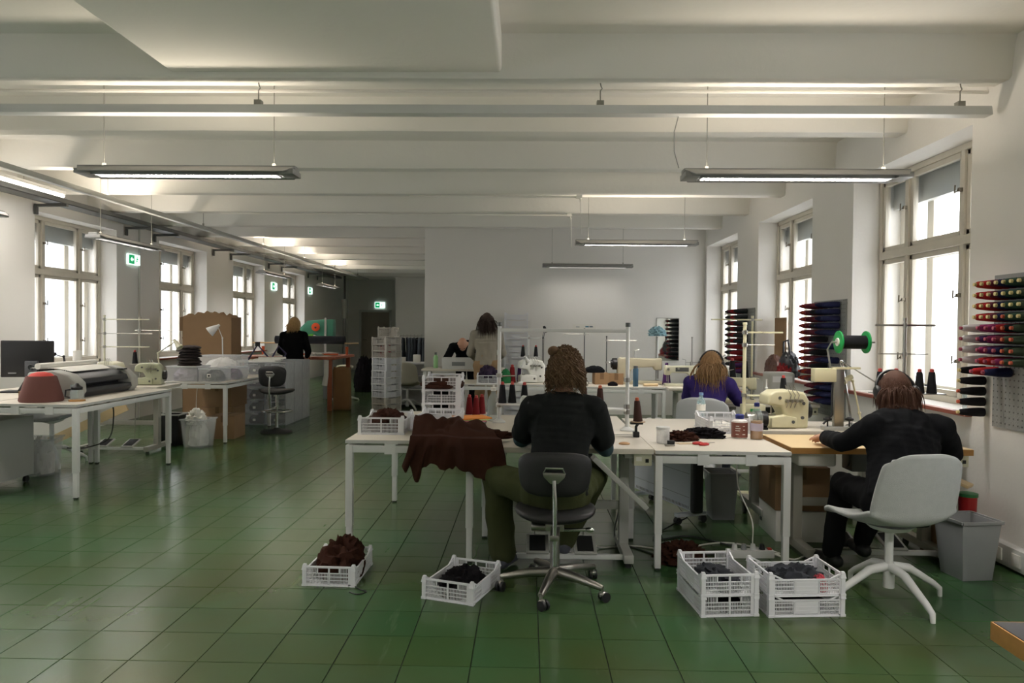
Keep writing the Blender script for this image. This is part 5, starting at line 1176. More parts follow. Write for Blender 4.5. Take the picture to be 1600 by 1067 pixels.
# ---- clear drawer towers
def drawer_tower(label, x, y, seed):
    t = thing('drawer_tower', label, 'drawer unit', (x, y, 0))
    w, d, n_, hh = 0.31, 0.39, 5, 0.185
    MB().bx(-w / 2, w / 2, -d / 2, d / 2, 0, 0.012).bx(-w / 2, w / 2, -d / 2, d / 2, n_ * hh, n_ * hh + 0.012).bx(-w / 2, -w / 2 + 0.008, -d / 2, d / 2, 0, n_ * hh).bx(w / 2 - 0.008, w / 2, -d / 2, d / 2, 0, n_ * hh).bx(-w / 2, w / 2, d / 2 - 0.008, d / 2, 0, n_ * hh).build('carcass', CLEARW, t)
    rnd = random.Random(seed)
    for k in range(n_):
        dr = MB().bx(-w / 2 + 0.012, w / 2 - 0.012, -d / 2 - 0.006, -d / 2 + 0.004, k * hh + 0.02, (k + 1) * hh - 0.008).build('drawer', CLEAR, t, bevel=0.004)
        MB().bx(-w / 2 + 0.012, w / 2 - 0.012, -d / 2, d / 2 - 0.02, k * hh + 0.014, k * hh + 0.02).bx(-0.06, 0.06, -d / 2 - 0.016, -d / 2 - 0.006, (k + 1) * hh - 0.03, (k + 1) * hh - 0.015).build('tray', CLEARW, dr)
        heap('contents', None, None, (0, 0, k * hh + 0.02), (w * 0.85, d * 0.85, hh * 0.7), rnd.choice([DARKFAB, CHARFAB, LIL, TMAROON, DARKFAB]), seed * 7 + k, parent=dr, fold=0.2, nu=18, nv=10)
        MB().bx(-0.02, 0.02, -d / 2 - 0.009, -d / 2 - 0.006, k * hh + 0.06, k * hh + 0.095).build('label_card', PAPER, dr)
    return t
names = ['first', 'second', 'third']
for j in range(3):
    for i in range(2):
        drawer_tower('clear drawer tower, %s from the fabric desk, on the %s side' % (names[j], ('window', 'gangway')[i]), -4.06 + 0.315 * i, 10.92 + 0.40 * j, 3 * j + i + 1)
for k in range(3): tag(MB().bx(-0.2, 0.2, -0.15, 0.15, 0, 0.02).build('paper_stack', PAPER, loc=(-4.0 + 0.04 * k, 11.0 + 0.04 * k, 0.937 + 0.0205 * k), rot=R(10 * k)), '%s stack of white pattern paper on the drawer towers' % ('lower', 'middle', 'upper')[k], 'paper')
task_chair('tall black stool chair with disc base beside the drawer towers', (-3.47, 10.0, 0), R(-3), seat=0.60, back0=0.65, back1=0.93, star=False)

# ================================================================== cutting table and the passage
OR = M('orange_board', (172, 96, 66), 0.5, var=0.12)
t = thing('cutting_table', 'long cutting table with orange brown board and roll holders', 'table', (-4.22, 13.35, 0))
MB().bx(-0.85, 0.85, -0.75, 0.75, 0.90, 0.945).build('tabletop', OR, t, bevel=0.004)
MB().bx(-0.6, 0.65, -0.55, 0.45, 0.945, 0.950).build('pattern_sheet', PAPER, t)
for sx in (-1, 1):
    for sy in (-1, 1): MB().bx(sx * 0.75 - 0.035, sx * 0.75 + 0.035, sy * 0.65 - 0.035, sy * 0.65 + 0.035, 0, 0.90).build('leg', OR, t, bevel=0.003)
    p_ = MB().cyl((sx * 0.80, 0.35, 0.945), (sx * 0.80, 0.35, 1.10), 0.022, 0.03, seg=12).build('roll_holder', M('orange_plastic', (214, 96, 48), 0.4), t)
MB().tube([(-1.0, 0.35, 1.165), (1.02, 0.35, 1.165)], 0.014, 8).build('roll_bar', BEECH, t)
MB().beam((-0.1, -0.3, 0.975), (0.78, -0.2, 0.975), 0.04, 0.03).build('cutting_rule', M('orange_plastic', (214, 96, 48), 0.4), t)
tag(MB().cyl((-0.66, 0, 0), (0.66, 0, 0), 0.075, seg=24).build('fabric_roll', CHARFAB, smooth=True, loc=(-4.12, 13.70, 1.165 + 0.06)), 'charcoal fabric roll lying on the bar over the cutting table', 'fabric roll')
for i, (x, y) in enumerate(((-3.85, 13.1), (-3.62, 13.3), (-4.6, 13.0))): heap('fabric_scrap', ('cream cloth piece', 'folded white cloth piece', 'pale pattern bundle')[i] + ' on the cutting table', 'fabric scrap', (x, y, 0.951), (0.26, 0.2, 0.05), PAPER, 95 + i, fold=0.5)
MB().tube([(0.7, -0.7, 0.9), (0.71, -0.74, 0.62), (0.68, -0.74, 0.45)], [0.045, 0.04, 0.05], 8).build('hanging_cloth', PAPER, COL.objects['cutting_table'], smooth=True)
# band knife
TEAL = M('teal_green_enamel', (66, 136, 112), 0.4, var=0.06)
t = thing('band_saw', 'teal green band knife machine with orange disc', 'band saw', (-4.72, 15.0, 0))
MB().bx(-0.10, 0.75, -0.32, 0.32, 0.88, 0.93).bx(-0.03, 0.03, -0.25, 0.25, 0, 0.88).bx(0.55, 0.62, -0.25, 0.25, 0, 0.88).build('table', GREY, t, bevel=0.004)
MB().prism([(-0.45, 0.95), (-0.38, 1.06), (0.18, 1.60), (0.55, 1.63), (0.72, 1.63), (0.72, 1.28), (0.0, 1.30), (-0.28, 1.0)], 0.22, 'Y').build('upper_housing', TEAL, t, bevel=0.02)
MB().bx(-0.45, -0.28, -0.12, 0.12, 0.0, 1.0).build('column', TEAL, t, bevel=0.01)
MB().cyl((0.36, -0.115, 1.47), (0.36, -0.14, 1.47), 0.085, seg=26).build('orange_disc', M('signal_orange', (226, 84, 30), 0.5), t); MB().cyl((0.36, -0.142, 1.46), (0.36, -0.15, 1.46), 0.02, seg=14).build('knob', BLACK, t)
MB().bx(0.54, 0.58, -0.13, -0.11, 0.93, 1.66).build('blade_guard', LGREY, t); MB().prism([(0.12, 1.30), (0.32, 1.33), (0.30, 1.24), (0.12, 1.25)], 0.08, 'Y', -0.12).build('lime_cover', M('lime_plastic', (110, 180, 60), 0.4), t)
MB().beam((0.32, -0.14, 1.30), (0.56, -0.14, 1.16), 0.03, 0.03).build('work_lamp', PAPER, t)
# purple tube frame on the far end of the drawers
PUR = M('purple_tube', (46, 38, 74), 0.4)
t = thing('tube_frame', 'purple zigzag tube frame standing on the sewing side table', 'stand', (-4.62, 11.6, 0.936))
MB().tube([(-0.13, 0, 0.0), (0.02, 0, 0.24), (0.20, 0, 0.03), (0.22, 0, 0.0), (0.25, 0, 0.03), (0.36, 0, 0.22), (0.48, 0, 0.10), (0.44, 0, 0.0)], 0.015, 8).build('tube', PUR, t, smooth=True); MB().box((0.02, 0, 0.25), (0.06, 0.05, 0.07)).build('clamp', BLACK, t)
t = thing('side_table', 'narrow white side table behind the drawer towers', 'table', (-4.43, 11.6, 0)); MB().bx(-0.17, 0.17, -0.25, 0.25, 0.90, 0.93).build('tabletop', TOP, t)
for sx in (-0.14, 0.14):
    for sy in (-0.21, 0.21): MB().bx(sx - 0.02, sx + 0.02, sy - 0.02, sy + 0.02, 0, 0.90).build('leg', WHITE, t)
COL.objects['tube_frame'].location = (-4.36, 11.6, 0.937)
# paper sacks, stool
KRAFT = M('kraft_paper', (142, 104, 66), 0.85, var=0.14, bump=0.5, bscale=25)
def sack(label, x, y, w, h, seed):
    def fn(u, v):
        th = u * 2 * PI; p = 0.45
        a = math.copysign(abs(math.cos(th)) ** p, math.cos(th)) * w / 2; b = math.copysign(abs(math.sin(th)) ** p, math.sin(th)) * w * 0.36
        k = 1 + 0.07 * noise.noise(V((a * 9, b * 9, v * 5 + seed)))
        return (a * k, b * k, h * v + (0.03 * noise.noise(V((a * 8, b * 8, seed))) if v > 0.9 else 0))
    o = MB().grid(fn, 36, 14).build('paper_sack', KRAFT, smooth=True, loc=(x, y, 0)); md = o.modifiers.new('thickness', 'SOLIDIFY'); md.thickness = 0.004
    tag(o, label, 'paper sack'); return o
sack('brown paper sack before the cutting table corner', -3.30, 12.9, 0.30, 0.76, 1)
sack('brown paper sack beyond the white stool', -4.05, 15.6, 0.44, 0.55, 2)
t = thing('saddle_stool', 'pale saddle stool with white five star foot', 'stool', (-3.66, 14.5, 0))
MB().lathe([(0.0, 0.63), (0.14, 0.635), (0.165, 0.66), (0.16, 0.70), (0.10, 0.715), (0, 0.71)], seg=24).build('seat', CREAM, t, smooth=True); MB().lathe([(0.025, 0.06), (0.025, 0.64)], seg=14).build('column', WHITE, t, smooth=True)
for k in range(5):
    a = R(72 * k + 20); MB().tube([(0, 0, 0.09), (0.27 * math.cos(a), 0.27 * math.sin(a), 0.03), (0.28 * math.cos(a), 0.28 * math.sin(a), 0.0)], [0.025, 0.016, 0.014], 8).build('base_leg', WHITE, t, smooth=True)
# crate tower in the gangway
for k in range(12): crate_simple('greyish white crate, %s from the floor in the gangway tower' % ('first', 'second', 'third', 'fourth', 'fifth', 'sixth', 'seventh', 'eighth', 'ninth', 'tenth', 'eleventh', 'twelfth')[k], (-2.33 + 0.004 * math.sin(k), 12.0, 0.1085 * k), R(-28 + 1.2 * math.sin(k * 2)), 'gangway crate tower', old=k > 8 or k < 3)
o = crate_simple('odd yellowed crate standing on the gangway tower', (-2.30, 12.0, 0.1085 * 12 + 0.012), R(-4), 'gangway crate tower', old=True, scale=0.9); o.scale = (0.9, 0.9, 1.4)
for k, zz in ((9, 0), (10, 0)): heap('garment', 'coral pieces in the %s crate of the gangway tower' % ('tenth', 'eleventh')[k - 9], 'garment', (-2.33, 12.0, 0.1085 * k + 0.007), (0.22, 0.28, 0.085), PINK, 110 + k, R(-28))
# clothes rail, low cabinet, cream chair by the corner
t = thing('clothes_rail', 'clothes rail of grey garments at the passage corner', 'clothes rail', (-2.25, 15.2, 0))
MB().tube([(-0.42, 0, 0.04), (-0.42, 0, 1.3), (0.42, 0, 1.3), (0.42, 0, 0.04)], 0.014, 8).bx(-0.44, -0.40, -0.25, 0.25, 0, 0.04).bx(0.40, 0.44, -0.25, 0.25, 0, 0.04).build('frame', STEEL, t)
for k in range(10):
    gm = [M('slate_cloth', (72, 78, 84), 0.95, var=0.2), CHARFAB, M('dusty_blue_cloth', (88, 96, 106), 0.95, var=0.2)][k % 3]
    if k == 9: gm = M('rust_cloth', (128, 78, 54), 0.95)
    x = -2.60 + 0.075 * k
    tt = thing('hanging_garment', '%s garment hanging on the corner clothes rail' % ('slate grey', 'charcoal', 'dusty blue')[k % 3] if k != 9 else 'rust brown garment hanging on the corner clothes rail', 'garment', (x, 15.2, 0), 0, 'garments on the corner rail')
    MB().grid(lambda u, v: (0.02 * math.sin(u * 9 + k) + 0.01 * noise.noise(V((u * 5, v * 4, k))), (u - 0.5) * (0.30 + 0.16 * v), 1.27 - 0.62 * v - 0.06 * abs(u - 0.5)), 10, 10).build('cloth', gm, tt, smooth=True).modifiers.new('thickness', 'SOLIDIFY').thickness = 0.04
    MB().tube([(0, 0, 1.26), (0, 0, 1.30), (0, 0.015, 1.322), (0, 0, 1.335)], 0.003, 5).build('hanger', STEEL, tt)
t = thing('low_cabinet', 'white low cabinet with open shelves behind the crate tower', 'cabinet', (-2.2, 13.55, 0))
MB().bx(-0.40, 0.40, -0.25, 0.25, 0.80, 0.83).bx(-0.40, -0.38, -0.25, 0.25, 0, 0.80).bx(0.38, 0.40, -0.25, 0.25, 0, 0.80).bx(-0.4, 0.4, 0.23, 0.25, 0, 0.8).build('body', WHITE, t, bevel=0.003)
for z in (0.06, 0.32, 0.57): MB().bx(-0.38, 0.38, -0.24, 0.23, z, z + 0.02).build('shelf', WHITE, t)
tag(MB().lathe([(0.07, 0), (0.07, 0.14), (0.05, 0.145)], seg=20).build('paper_roll', PAPER, smooth=True, loc=(-2.05, 13.45, 0.83)), 'short white paper roll on the low cabinet', 'paper roll')
tag(MB().bx(-0.12, 0.12, -0.1, 0.1, 0, 0.09).build('white_carton', PAPER, bevel=0.004, loc=(-2.4, 13.5, 0.83)), 'small white carton on the low cabinet', 'box')
shell_chair('cream shell chair standing before the low cabinet', (-2.13, 12.88, 0), R(-8), fab=M('cream_shell', (196, 190, 172), 0.7), seat=0.46)
heap('dark_sack', 'dark sack slumped by the grey door', 'sack', (-5.0, 24.2, 0), (0.7, 0.5, 0.5), DARKFAB, 120)
heap('dark_sack', 'dark bundle on the floor past the paper sacks', 'sack', (-3.75, 16.6, 0), (0.4, 0.4, 0.75), DARKFAB, 121)
t = thing('wall_duct', 'pale vertical duct in the dark passage corner', 'duct', (-5.72, 22.6, 0)); MB().cyl((0, 0, 0.0), (0, 0, 1.95), 0.05, seg=14).build('lower_pipe', GREY, t, smooth=True); MB().cyl((0, 0, 1.75), (0, 0, 2.35), 0.09, seg=16).build('sleeve', LGREY, t, smooth=True); MB().cyl((0, 0, 2.3), (0, 0, ZB), 0.035, seg=12).build('upper_pipe', DGREY, t, smooth=True)

# ================================================================== machine row before the white wall
HF = 0.742
desk('white desk with green yarn and overlock before the white wall', -1.35, 0.30, 9.50, 10.30, HF)
desk('white desk with cardboard boxes and steel flask', 0.33, 1.76, 9.22, 10.02, HF)
sewing_table('white sewing table under the bright lamp', 2.27, 9.42, 0.98, 0.6, HF, pedals=False, legm=LGREY)
t = thing('packing_table', 'pale packing table between the two standing people', 'table', (-0.98, 11.28, 0))
MB().bx(-0.62, 0.62, -0.33, 0.33, 0.82, 0.85).build('tabletop', TOP, t, bevel=0.003)
for sx in (-0.57, 0.57):
    for sy in (-0.28, 0.28): MB().bx(sx - 0.025, sx + 0.025, sy - 0.025, sy + 0.025, 0, 0.82).build('leg', WHITE, t)
t = thing('sample_box', 'white sample box with dark window on the packing table', 'box', (-1.02, 11.08, 0.85))
MB().bx(-0.27, 0.27, -0.11, 0.11, 0, 0.17).build('body', WHITE, t, bevel=0.006); MB().bx(-0.12, 0.08, -0.113, -0.109, 0.05, 0.11).build('print', GREY, t)
bottle('pale green bottle on the packing table', (-1.42, 11.25, 0.85), [(0.035, 0), (0.037, 0.01), (0.037, 0.17), (0.018, 0.20), (0.018, 0.21)], M('green_bottle', (140, 186, 128), 0.3), [(0.02, 0.205), (0.02, 0.24), (0.015, 0.242)], DGREY)
crate('white crate of purple yarn on the overlock desk', (-0.52, 9.72, HF), R(3)); in_crate('purple yarn heaped in the crate on the overlock desk', -0.52, 9.72, HF, M('purple_yarn', (46, 32, 58), 0.95, var=0.3), 130, 0.2, (0.25, 0.33))
overlock('white overlock machine under a small work light', (0.06, 9.85, HF), R(10), MWHITE, big=1.15)
CONE_RED.put((-0.20, 9.82, HF), label='tall dark red yarn cone beside the white overlock', scale=1.5)
CONE_PURPLE.put((-0.10, 10.02, HF), label='purple yarn cone behind the white overlock', scale=1.4)
heap('yarn_ball', 'green yarn ball on the overlock desk', 'yarn', (-0.285, 9.70, HF), (0.14, 0.14, 0.19), M('green_yarn', (30, 110, 62), 0.9, bump=0.5, bscale=120), 131, fold=0.1)
thread_stand('white thread stand above the white overlock', (0.02, 10.12, HF), 0.62, [(0.60, -0.12, 0.16, 'rail'), (0.34, -0.14, 0.16, 'plate')], 0.010, WHITE)
for x in (-0.08, 0.10): CONE_BLACK.put((0.02 + x, 10.12, HF + 0.34), label='black thread cone on the stand above the white overlock', group='cones above the overlock')
arm_lamp('slim black work lamp behind the curly haired person', [(0.22, 10.15, HF), (0.22, 10.15, 1.35), (0.24, 10.1, 1.48)], (0.3, -0.6, -0.7), BLACK, 0.03, 0.06, lit=3)
arm_lamp('small white work light shining on the overlock', [(-0.08, 9.62, HF), (-0.07, 9.62, 0.98), (-0.02, 9.66, 1.08)], (0.5, 0.5, -0.8), WHITE, 0.035, 0.07, lit=4)
carton('small brown carton on the flask desk', (0.98, 9.70, HF), (0.19, 0.2, 0.15), R(5)); carton('small brown carton beside its twin on the flask desk', (1.19, 9.72, HF), (0.19, 0.2, 0.14), R(-6))
heap('black_pouch', 'black pouch lying on the small carton', 'pouch', (0.90, 9.70, HF + 0.152), (0.26, 0.14, 0.09), BLACKFAB, 140, fold=0.15)
heap('fabric_scrap', 'dark lump of cloth before the small cartons', 'fabric scrap', (1.11, 9.42, HF), (0.12, 0.08, 0.05), DARKFAB, 141)
bottle('blue steel flask on the desk before the large machine', (1.39, 9.32, HF), [(0.033, 0), (0.035, 0.01), (0.035, 0.22), (0.028, 0.235)], M('blue_flask', (62, 94, 116), 0.35, 0.3), [(0.028, 0.235), (0.028, 0.262), (0.02, 0.265)], DGREY, cat='flask', name='flask')
tag(MB().tube([(0, 0, 0.018), (0.19, 0.04, 0.018)], 0.018, 10).build('wooden_dowel', BEECH, smooth=True, loc=(1.50, 9.38, HF)), 'short dowel lying beside the blue flask', 'dowel')
lockstitch('large beige long arm machine with rounded column', (1.50, 9.80, HF), R(180), M('beige_machine', (178, 170, 146), 0.4), big=1.25)
lockstitch('cream zigzag machine near the mirror', (2.02, 9.50, HF), 0.0, CREAM, big=0.95)
overlock('cream overlock machine beside the bright lamp', (2.50, 9.46, HF), R(-10), MWHITE)
CONE_PURPLE.put((1.86, 9.72, HF), label='purple thread cone behind the cream zigzag machine', scale=1.8)
thread_stand('slim steel post on the white sewing table', (2.18, 9.66, HF), 0.62, [(0.30, -0.08, 0.10, 'rod')], 0.010, STEEL)
arm_lamp('spring arm lamp shining beside the headphone wearer', [(2.62, 9.65, HF), (2.36, 9.62, 0.98), (2.60, 9.62, 1.14), (2.33, 9.50, 1.02)], (-0.2, -0.3, -0.9), STEEL, 0.05, 0.09, lit=7)
thread_stand('dark crossbar thread stand before the flask desk boxes', (0.78, 9.95, HF), 0.72, [(0.66, -0.28, 0.06, 'rod')], 0.008, DGREY)
thread_stand('grey wire thread stand before the beige machine', (1.08, 9.92, HF), 0.62, [(0.58, -0.02, 0.40, 'rod'), (0.28, -0.02, 0.12, 'rod')], 0.008, DGREY)
heap('teal_cloth', 'teal and white cloth draped over a thin stand by the mirror', 'cloth', (2.12, 11.9, 1.37), (0.24, 0.14, 0.13), M('teal_white_cloth', (150, 186, 196), 0.9, var=0.3, scale=20), 150, fold=0.7, freq=2.5)
tag(MB().cyl((0, 0, 0), (0, 0, 1.36), 0.018, seg=10).lathe([(0.16, 0), (0.16, 0.02), (0.03, 0.04)], seg=20).build('display_stand', WHITE, smooth=True, loc=(2.12, 11.9, 0)), 'thin white display stand carrying the teal cloth', 'stand')
t = thing('wall_mirror', 'narrow frameless mirror on the white wall', 'mirror', (2.42, YW, 0.95))
MB().bx(-0.19, 0.19, -0.012, -0.001, 0, 0.72).build('glass', M('mirror_glass', (220, 224, 220), 0.03, 1.0, var=0.0), t); MB().bx(-0.2, 0.2, -0.006, 0, -0.01, 0.73).build('edge', LGREY, t)
t = thing('wall_notice', 'white paper notice strip taped to the white wall', 'notice', (0.98, YW, 1.47)); MB().bx(-0.20, 0.20, -0.003, -0.001, -0.05, 0.09).build('sheet', PAPER, t)
for q, c in ((-0.14, (96, 110, 124)), (0.02, (70, 120, 140)), (0.09, (110, 120, 130))): MB().bx(q, q + 0.06, -0.0045, -0.003, 0.035, 0.045 if q < 0 else 0.06).build('print', M('print_%d' % c[0], c, 0.8), t)
for k in range(16): crate_simple('white crate, %s from the floor in the pale stack against the white wall' % ('first second third fourth fifth sixth seventh eighth ninth tenth eleventh twelfth thirteenth fourteenth fifteenth sixteenth'.split()[k]), (-0.19, 12.33, 0.108 * k + 0.0), R(90), 'crate stack at the white wall')
# headphone wearer's station
sewing_table('cream sewing table of the headphone wearer', 2.42, 7.55, 0.98, 0.58, HF, pedals=False)
lockstitch('cream machine head seen from behind at the headphone table', (2.10, 7.42, HF), R(165), CREAM2, big=0.9)
thread_stand('white cone plate stand beside the headphone wearer', (2.32, 7.55, HF), 0.86, [(0.84, -0.42, 0.10, 'rail'), (0.24, -0.28, 0.06, 'plate')], 0.011, CREAM2)
for x in (-0.20, -0.07): CONE_BLACK.put((2.32 + x, 7.55, HF + 0.24), label='black thread cone beside the headphone wearer', group='cones beside the headphone wearer', scale=1.25)
t = thing('control_box', 'cream control box with green display beside the headphone table', 'control box', (1.995, 6.45, 0.0)); MB().bx(-0.02, 0.02, -0.02, 0.02, 0, 0.62).bx(-0.10, 0.10, -0.10, 0.10, 0, 0.03).build('stand', CREAM2, t)
MB().bx(-0.10, 0.10, -0.05, 0.05, 0.62, 0.82).build('housing', CREAM2, t, bevel=0.01); MB().bx(-0.035, 0.045, -0.053, -0.05, 0.76, 0.785).build('display', M('green_print', (60, 150, 84), 0.5), t)
t = thing('serger_cover', 'grey machine under a pale cover by the third window', 'sewing machine', (2.62, 9.0, HF)); t.location = (2.62, 7.62, HF)
MB().bx(-0.13, 0.13, -0.12, 0.12, 0, 0.30).build('body', LGREY, t, bevel=0.03, seg=3); MB().bx(-0.10, 0.10, -0.123, -0.12, 0.2, 0.26).build('panel', WHITE, t)
shell_chair('pale grey shell chair of the headphone wearer', (1.70, 6.88, 0), R(-24), seat=0.45, fab=M('pale_shell', (190, 192, 194), 0.6))
# bags on the sill
BAG = M('black_leather_bag', (26, 26, 34), 0.45, var=0.2)
t = thing('handbag', 'black and red handbag with strap on the second window sill', 'bag', (3.14, 8.78, Z0)); 
heap('body', None, None, (0, 0, 0), (0.22, 0.36, 0.30), BAG, 160, parent=t, fold=0.18)
MB().tube([(-0.02, 0.14, 0.2), (-0.03, 0.10, 0.42), (-0.02, -0.02, 0.44), (-0.02, -0.12, 0.22)], 0.012, 8).build('strap', BAG, t, smooth=True); heap('scarf', None, None, (-0.06, -0.04, 0.0), (0.16, 0.26, 0.16), TRED, 161, parent=t, fold=0.5)
heap('brown_bag', 'brown leather bag beside the black handbag on the sill', 'bag', (3.13, 9.28, Z0), (0.2, 0.34, 0.24), M('brown_leather', (84, 52, 40), 0.5), 162, fold=0.2)
t = thing('cardboard_sheet', 'brown cardboard panel standing in the second window', 'cardboard', (3.262, 9.45, Z0)); MB().bx(-0.01, 0.01, -0.20, 0.18, 0, 0.72).build('sheet', CARD, t)
t = thing('paper_cup', 'white paper roll on the first street window sill', 'paper roll', (-6.12, 9.75, Z0)); t.name = 'paper_roll'; MB().lathe([(0.055, 0), (0.055, 0.2), (0.02, 0.2), (0.02, 0.19)], seg=18).build('roll', PAPER, t, smooth=True)
# ================================================================== people
TMP = bpy.data.scenes.new('workbench')                          # small scratch scene, removed again below
def lerp(a, b, t): return a + (b - a) * t
def cap_(mb, p0, p1, r0, r1, sq=None):
    p0, p1 = V(p0), V(p1); n_ = 5
    mb.tube([p0.lerp(p1, k / n_) for k in range(n_ + 1)], [lerp(r0, r1, k / n_) for k in range(n_ + 1)], 14)
    mb.ell(p0, r0, seg=14, ring=9); mb.ell(p1, r1, seg=14, ring=9)
def interp(tab, t):
    for (a, x), (b, y) in zip(tab[:-1], tab[1:]):
        if t <= b: return lerp(x, y, (t - a) / (b - a) if b > a else 0)
    return tab[-1][1]
def frame3(r_, u): 
    u = u.normalized(); f = u.cross(r_).normalized(); r2 = f.cross(u).normalized()
    return Matrix((r2, f, u)).transposed()
def solid(name, mb, mat, parent, voxel, it=6, wr=0.0, wfreq=14.0, seed=0):
    me = bpy.data.meshes.new(name); me.from_pydata(mb.v, [], mb.f)
    bm = bmesh.new(); bm.from_mesh(me); bmesh.ops.recalc_face_normals(bm, faces=bm.faces); bm.to_mesh(me); bm.free()
    o = bpy.data.objects.new(name, me); TMP.collection.objects.link(o)
    md = o.modifiers.new('r', 'REMESH'); md.mode = 'VOXEL'; md.voxel_size = voxel
    if it: s_ = o.modifiers.new('s', 'SMOOTH'); s_.iterations = it; s_.factor = 0.5
    vl = TMP.view_layers[0]; vl.update(); dg = vl.depsgraph
    nm = bpy.data.meshes.new_from_object(o.evaluated_get(dg)); TMP.collection.objects.unlink(o); COL.objects.link(o); o.modifiers.clear(); o.data = nm; bpy.data.meshes.remove(me)
    nm.name = name; nm.materials.clear(); nm.materials.append(mat)
    if wr:
        out = []
        for co, no in [(v.co.copy(), v.normal.copy()) for v in nm.vertices]:
            q = co * wfreq + V((seed, 0, 0)); q.z *= 0.55
            out += (co + no * wr * ((1 - 2.2 * abs(noise.noise(q))) + 0.4 * noise.noise(q * 2.3)))[:]
        nm.vertices.foreach_set('co', out)
    nm.polygons.foreach_set('use_smooth', [True] * len(nm.polygons)); nm.update()
    o.parent = parent; return o
def hand(mb, wrist, d, palm, side, k=1.0):
    """five separate curled fingers; palm = direction the palm faces; side = +1 thumb along d x palm"""
    d = V(d).normalized(); n_ = V(palm); n_ = (n_ - d * n_.dot(d)).normalized(); s = d.cross(n_) * side
    w = V(wrist); M3 = Matrix((s, d, n_)).transposed()
    mb.ell(w + d * 0.048 * k, (0.038 * k, 0.052 * k, 0.017 * k), M3, 12, 8)
    cap_(mb, w - d * 0.02, w + d * 0.015, 0.027 * k, 0.026 * k)
    for i, (o, L) in enumerate(((0.028, 0.070), (0.010, 0.080), (-0.009, 0.074), (-0.027, 0.058))):
        a = w + d * 0.088 * k + s * o * k; b = a + (d * 0.85 + n_ * 0.35 + s * o * 2).normalized() * L * 0.52 * k; c = b + (d * 0.45 + n_ * 0.85).normalized() * L * 0.48 * k
        cap_(mb, a, b, 0.0092 * k, 0.0085 * k); cap_(mb, b, c, 0.0085 * k, 0.0070 * k)
    a = w + d * 0.03 * k + s * 0.034 * k; b = a + (d * 0.6 + s * 0.7 + n_ * 0.3).normalized() * 0.042 * k; c = b + (d * 0.85 + s * 0.15 + n_ * 0.4).normalized() * 0.032 * k
    cap_(mb, a, b, 0.0125 * k, 0.0105 * k); cap_(mb, b, c, 0.0100 * k, 0.0080 * k)
def strands(parent, hc, H3, n_, length, mat, curl=0.0, rad=0.0048, spread=1.0, seed=0, neck=None, back=0.0, face=0.35, big=1.0):
    rnd = random.Random(seed); mb = MB(); A = V((0.080, 0.100, 0.108)) * big
    G = V((0, 0, -1))
    Hi = H3.transposed()
    for i in range(n_):
        for _ in range(60):
            z = rnd.uniform(-0.55, 1); th = rnd.uniform(0, 2 * PI); r_ = math.sqrt(max(0, 1 - z * z)); d = V((r_ * math.cos(th), r_ * math.sin(th), z))
            if d.y > face and z < 0.62: continue            # leave the face free
            break
        p = hc + H3 @ V((d.x * A.x, d.y * A.y, d.z * A.z)); nrm = (H3 @ d).normalized()
        L = length * rnd.uniform(0.7, 1.1); ns = 9; st = L / ns; pts = [p - nrm * 0.004]; ph = rnd.uniform(0, 6.28); vel = H3 @ V((rnd.uniform(-.3, .3) + 0.6 * d.x, -0.55, -0.1)); vel = (vel - nrm * vel.dot(nrm) + nrm * 0.05).normalized()
        t1 = nrm.cross(G); t1 = t1.normalized() if t1.length > 1e-3 else V((1, 0, 0))
        for k in range(ns):
            vel = (vel * 0.55 + G * 0.5 * (0.5 + k / ns) + nrm * 0.03 * spread).normalized(); q = pts[-1] + vel * st
            loc = Hi @ (q - hc); e = V((loc.x / A.x, loc.y / A.y, loc.z / A.z))
            lim = 1.03 + 0.09 * spread * rnd.random()
            if e.length < lim and loc.z > -0.09:
                e = e.normalized() * lim; q = hc + H3 @ V((e.x * A.x, e.y * A.y, e.z * A.z))
            if neck is not None and q.z < hc.z - 0.08:
                nn, rr = neck; dx = V((q.x - nn.x, q.y - nn.y, 0)); 
                if dx.length < rr: q = V((nn.x, nn.y, q.z)) + (dx.normalized() if dx.length > 1e-4 else V((0, -1, 0))) * rr
            pts.append(q)
        if curl:
            pts = [q + (t1 * math.sin(ph + k * 1.6) + nrm * math.cos(ph + k * 1.6)) * curl * min(1, k / 2) for k, q in enumerate(pts)]
        mb.tube(pts, [rad * (1.0 if k < 6 else 1.0 - 0.22 * (k - 5)) for k in range(len(pts))], 5)
    base = MB().ell(hc + H3 @ V((0, -0.012, 0.010)), (A.x * 1.01, A.y * 0.97, A.z * 1.02), H3.to_4x4(), 22, 14)
    o = mb.add(base.v, base.f).build('hair', mat, parent, smooth=True); return o
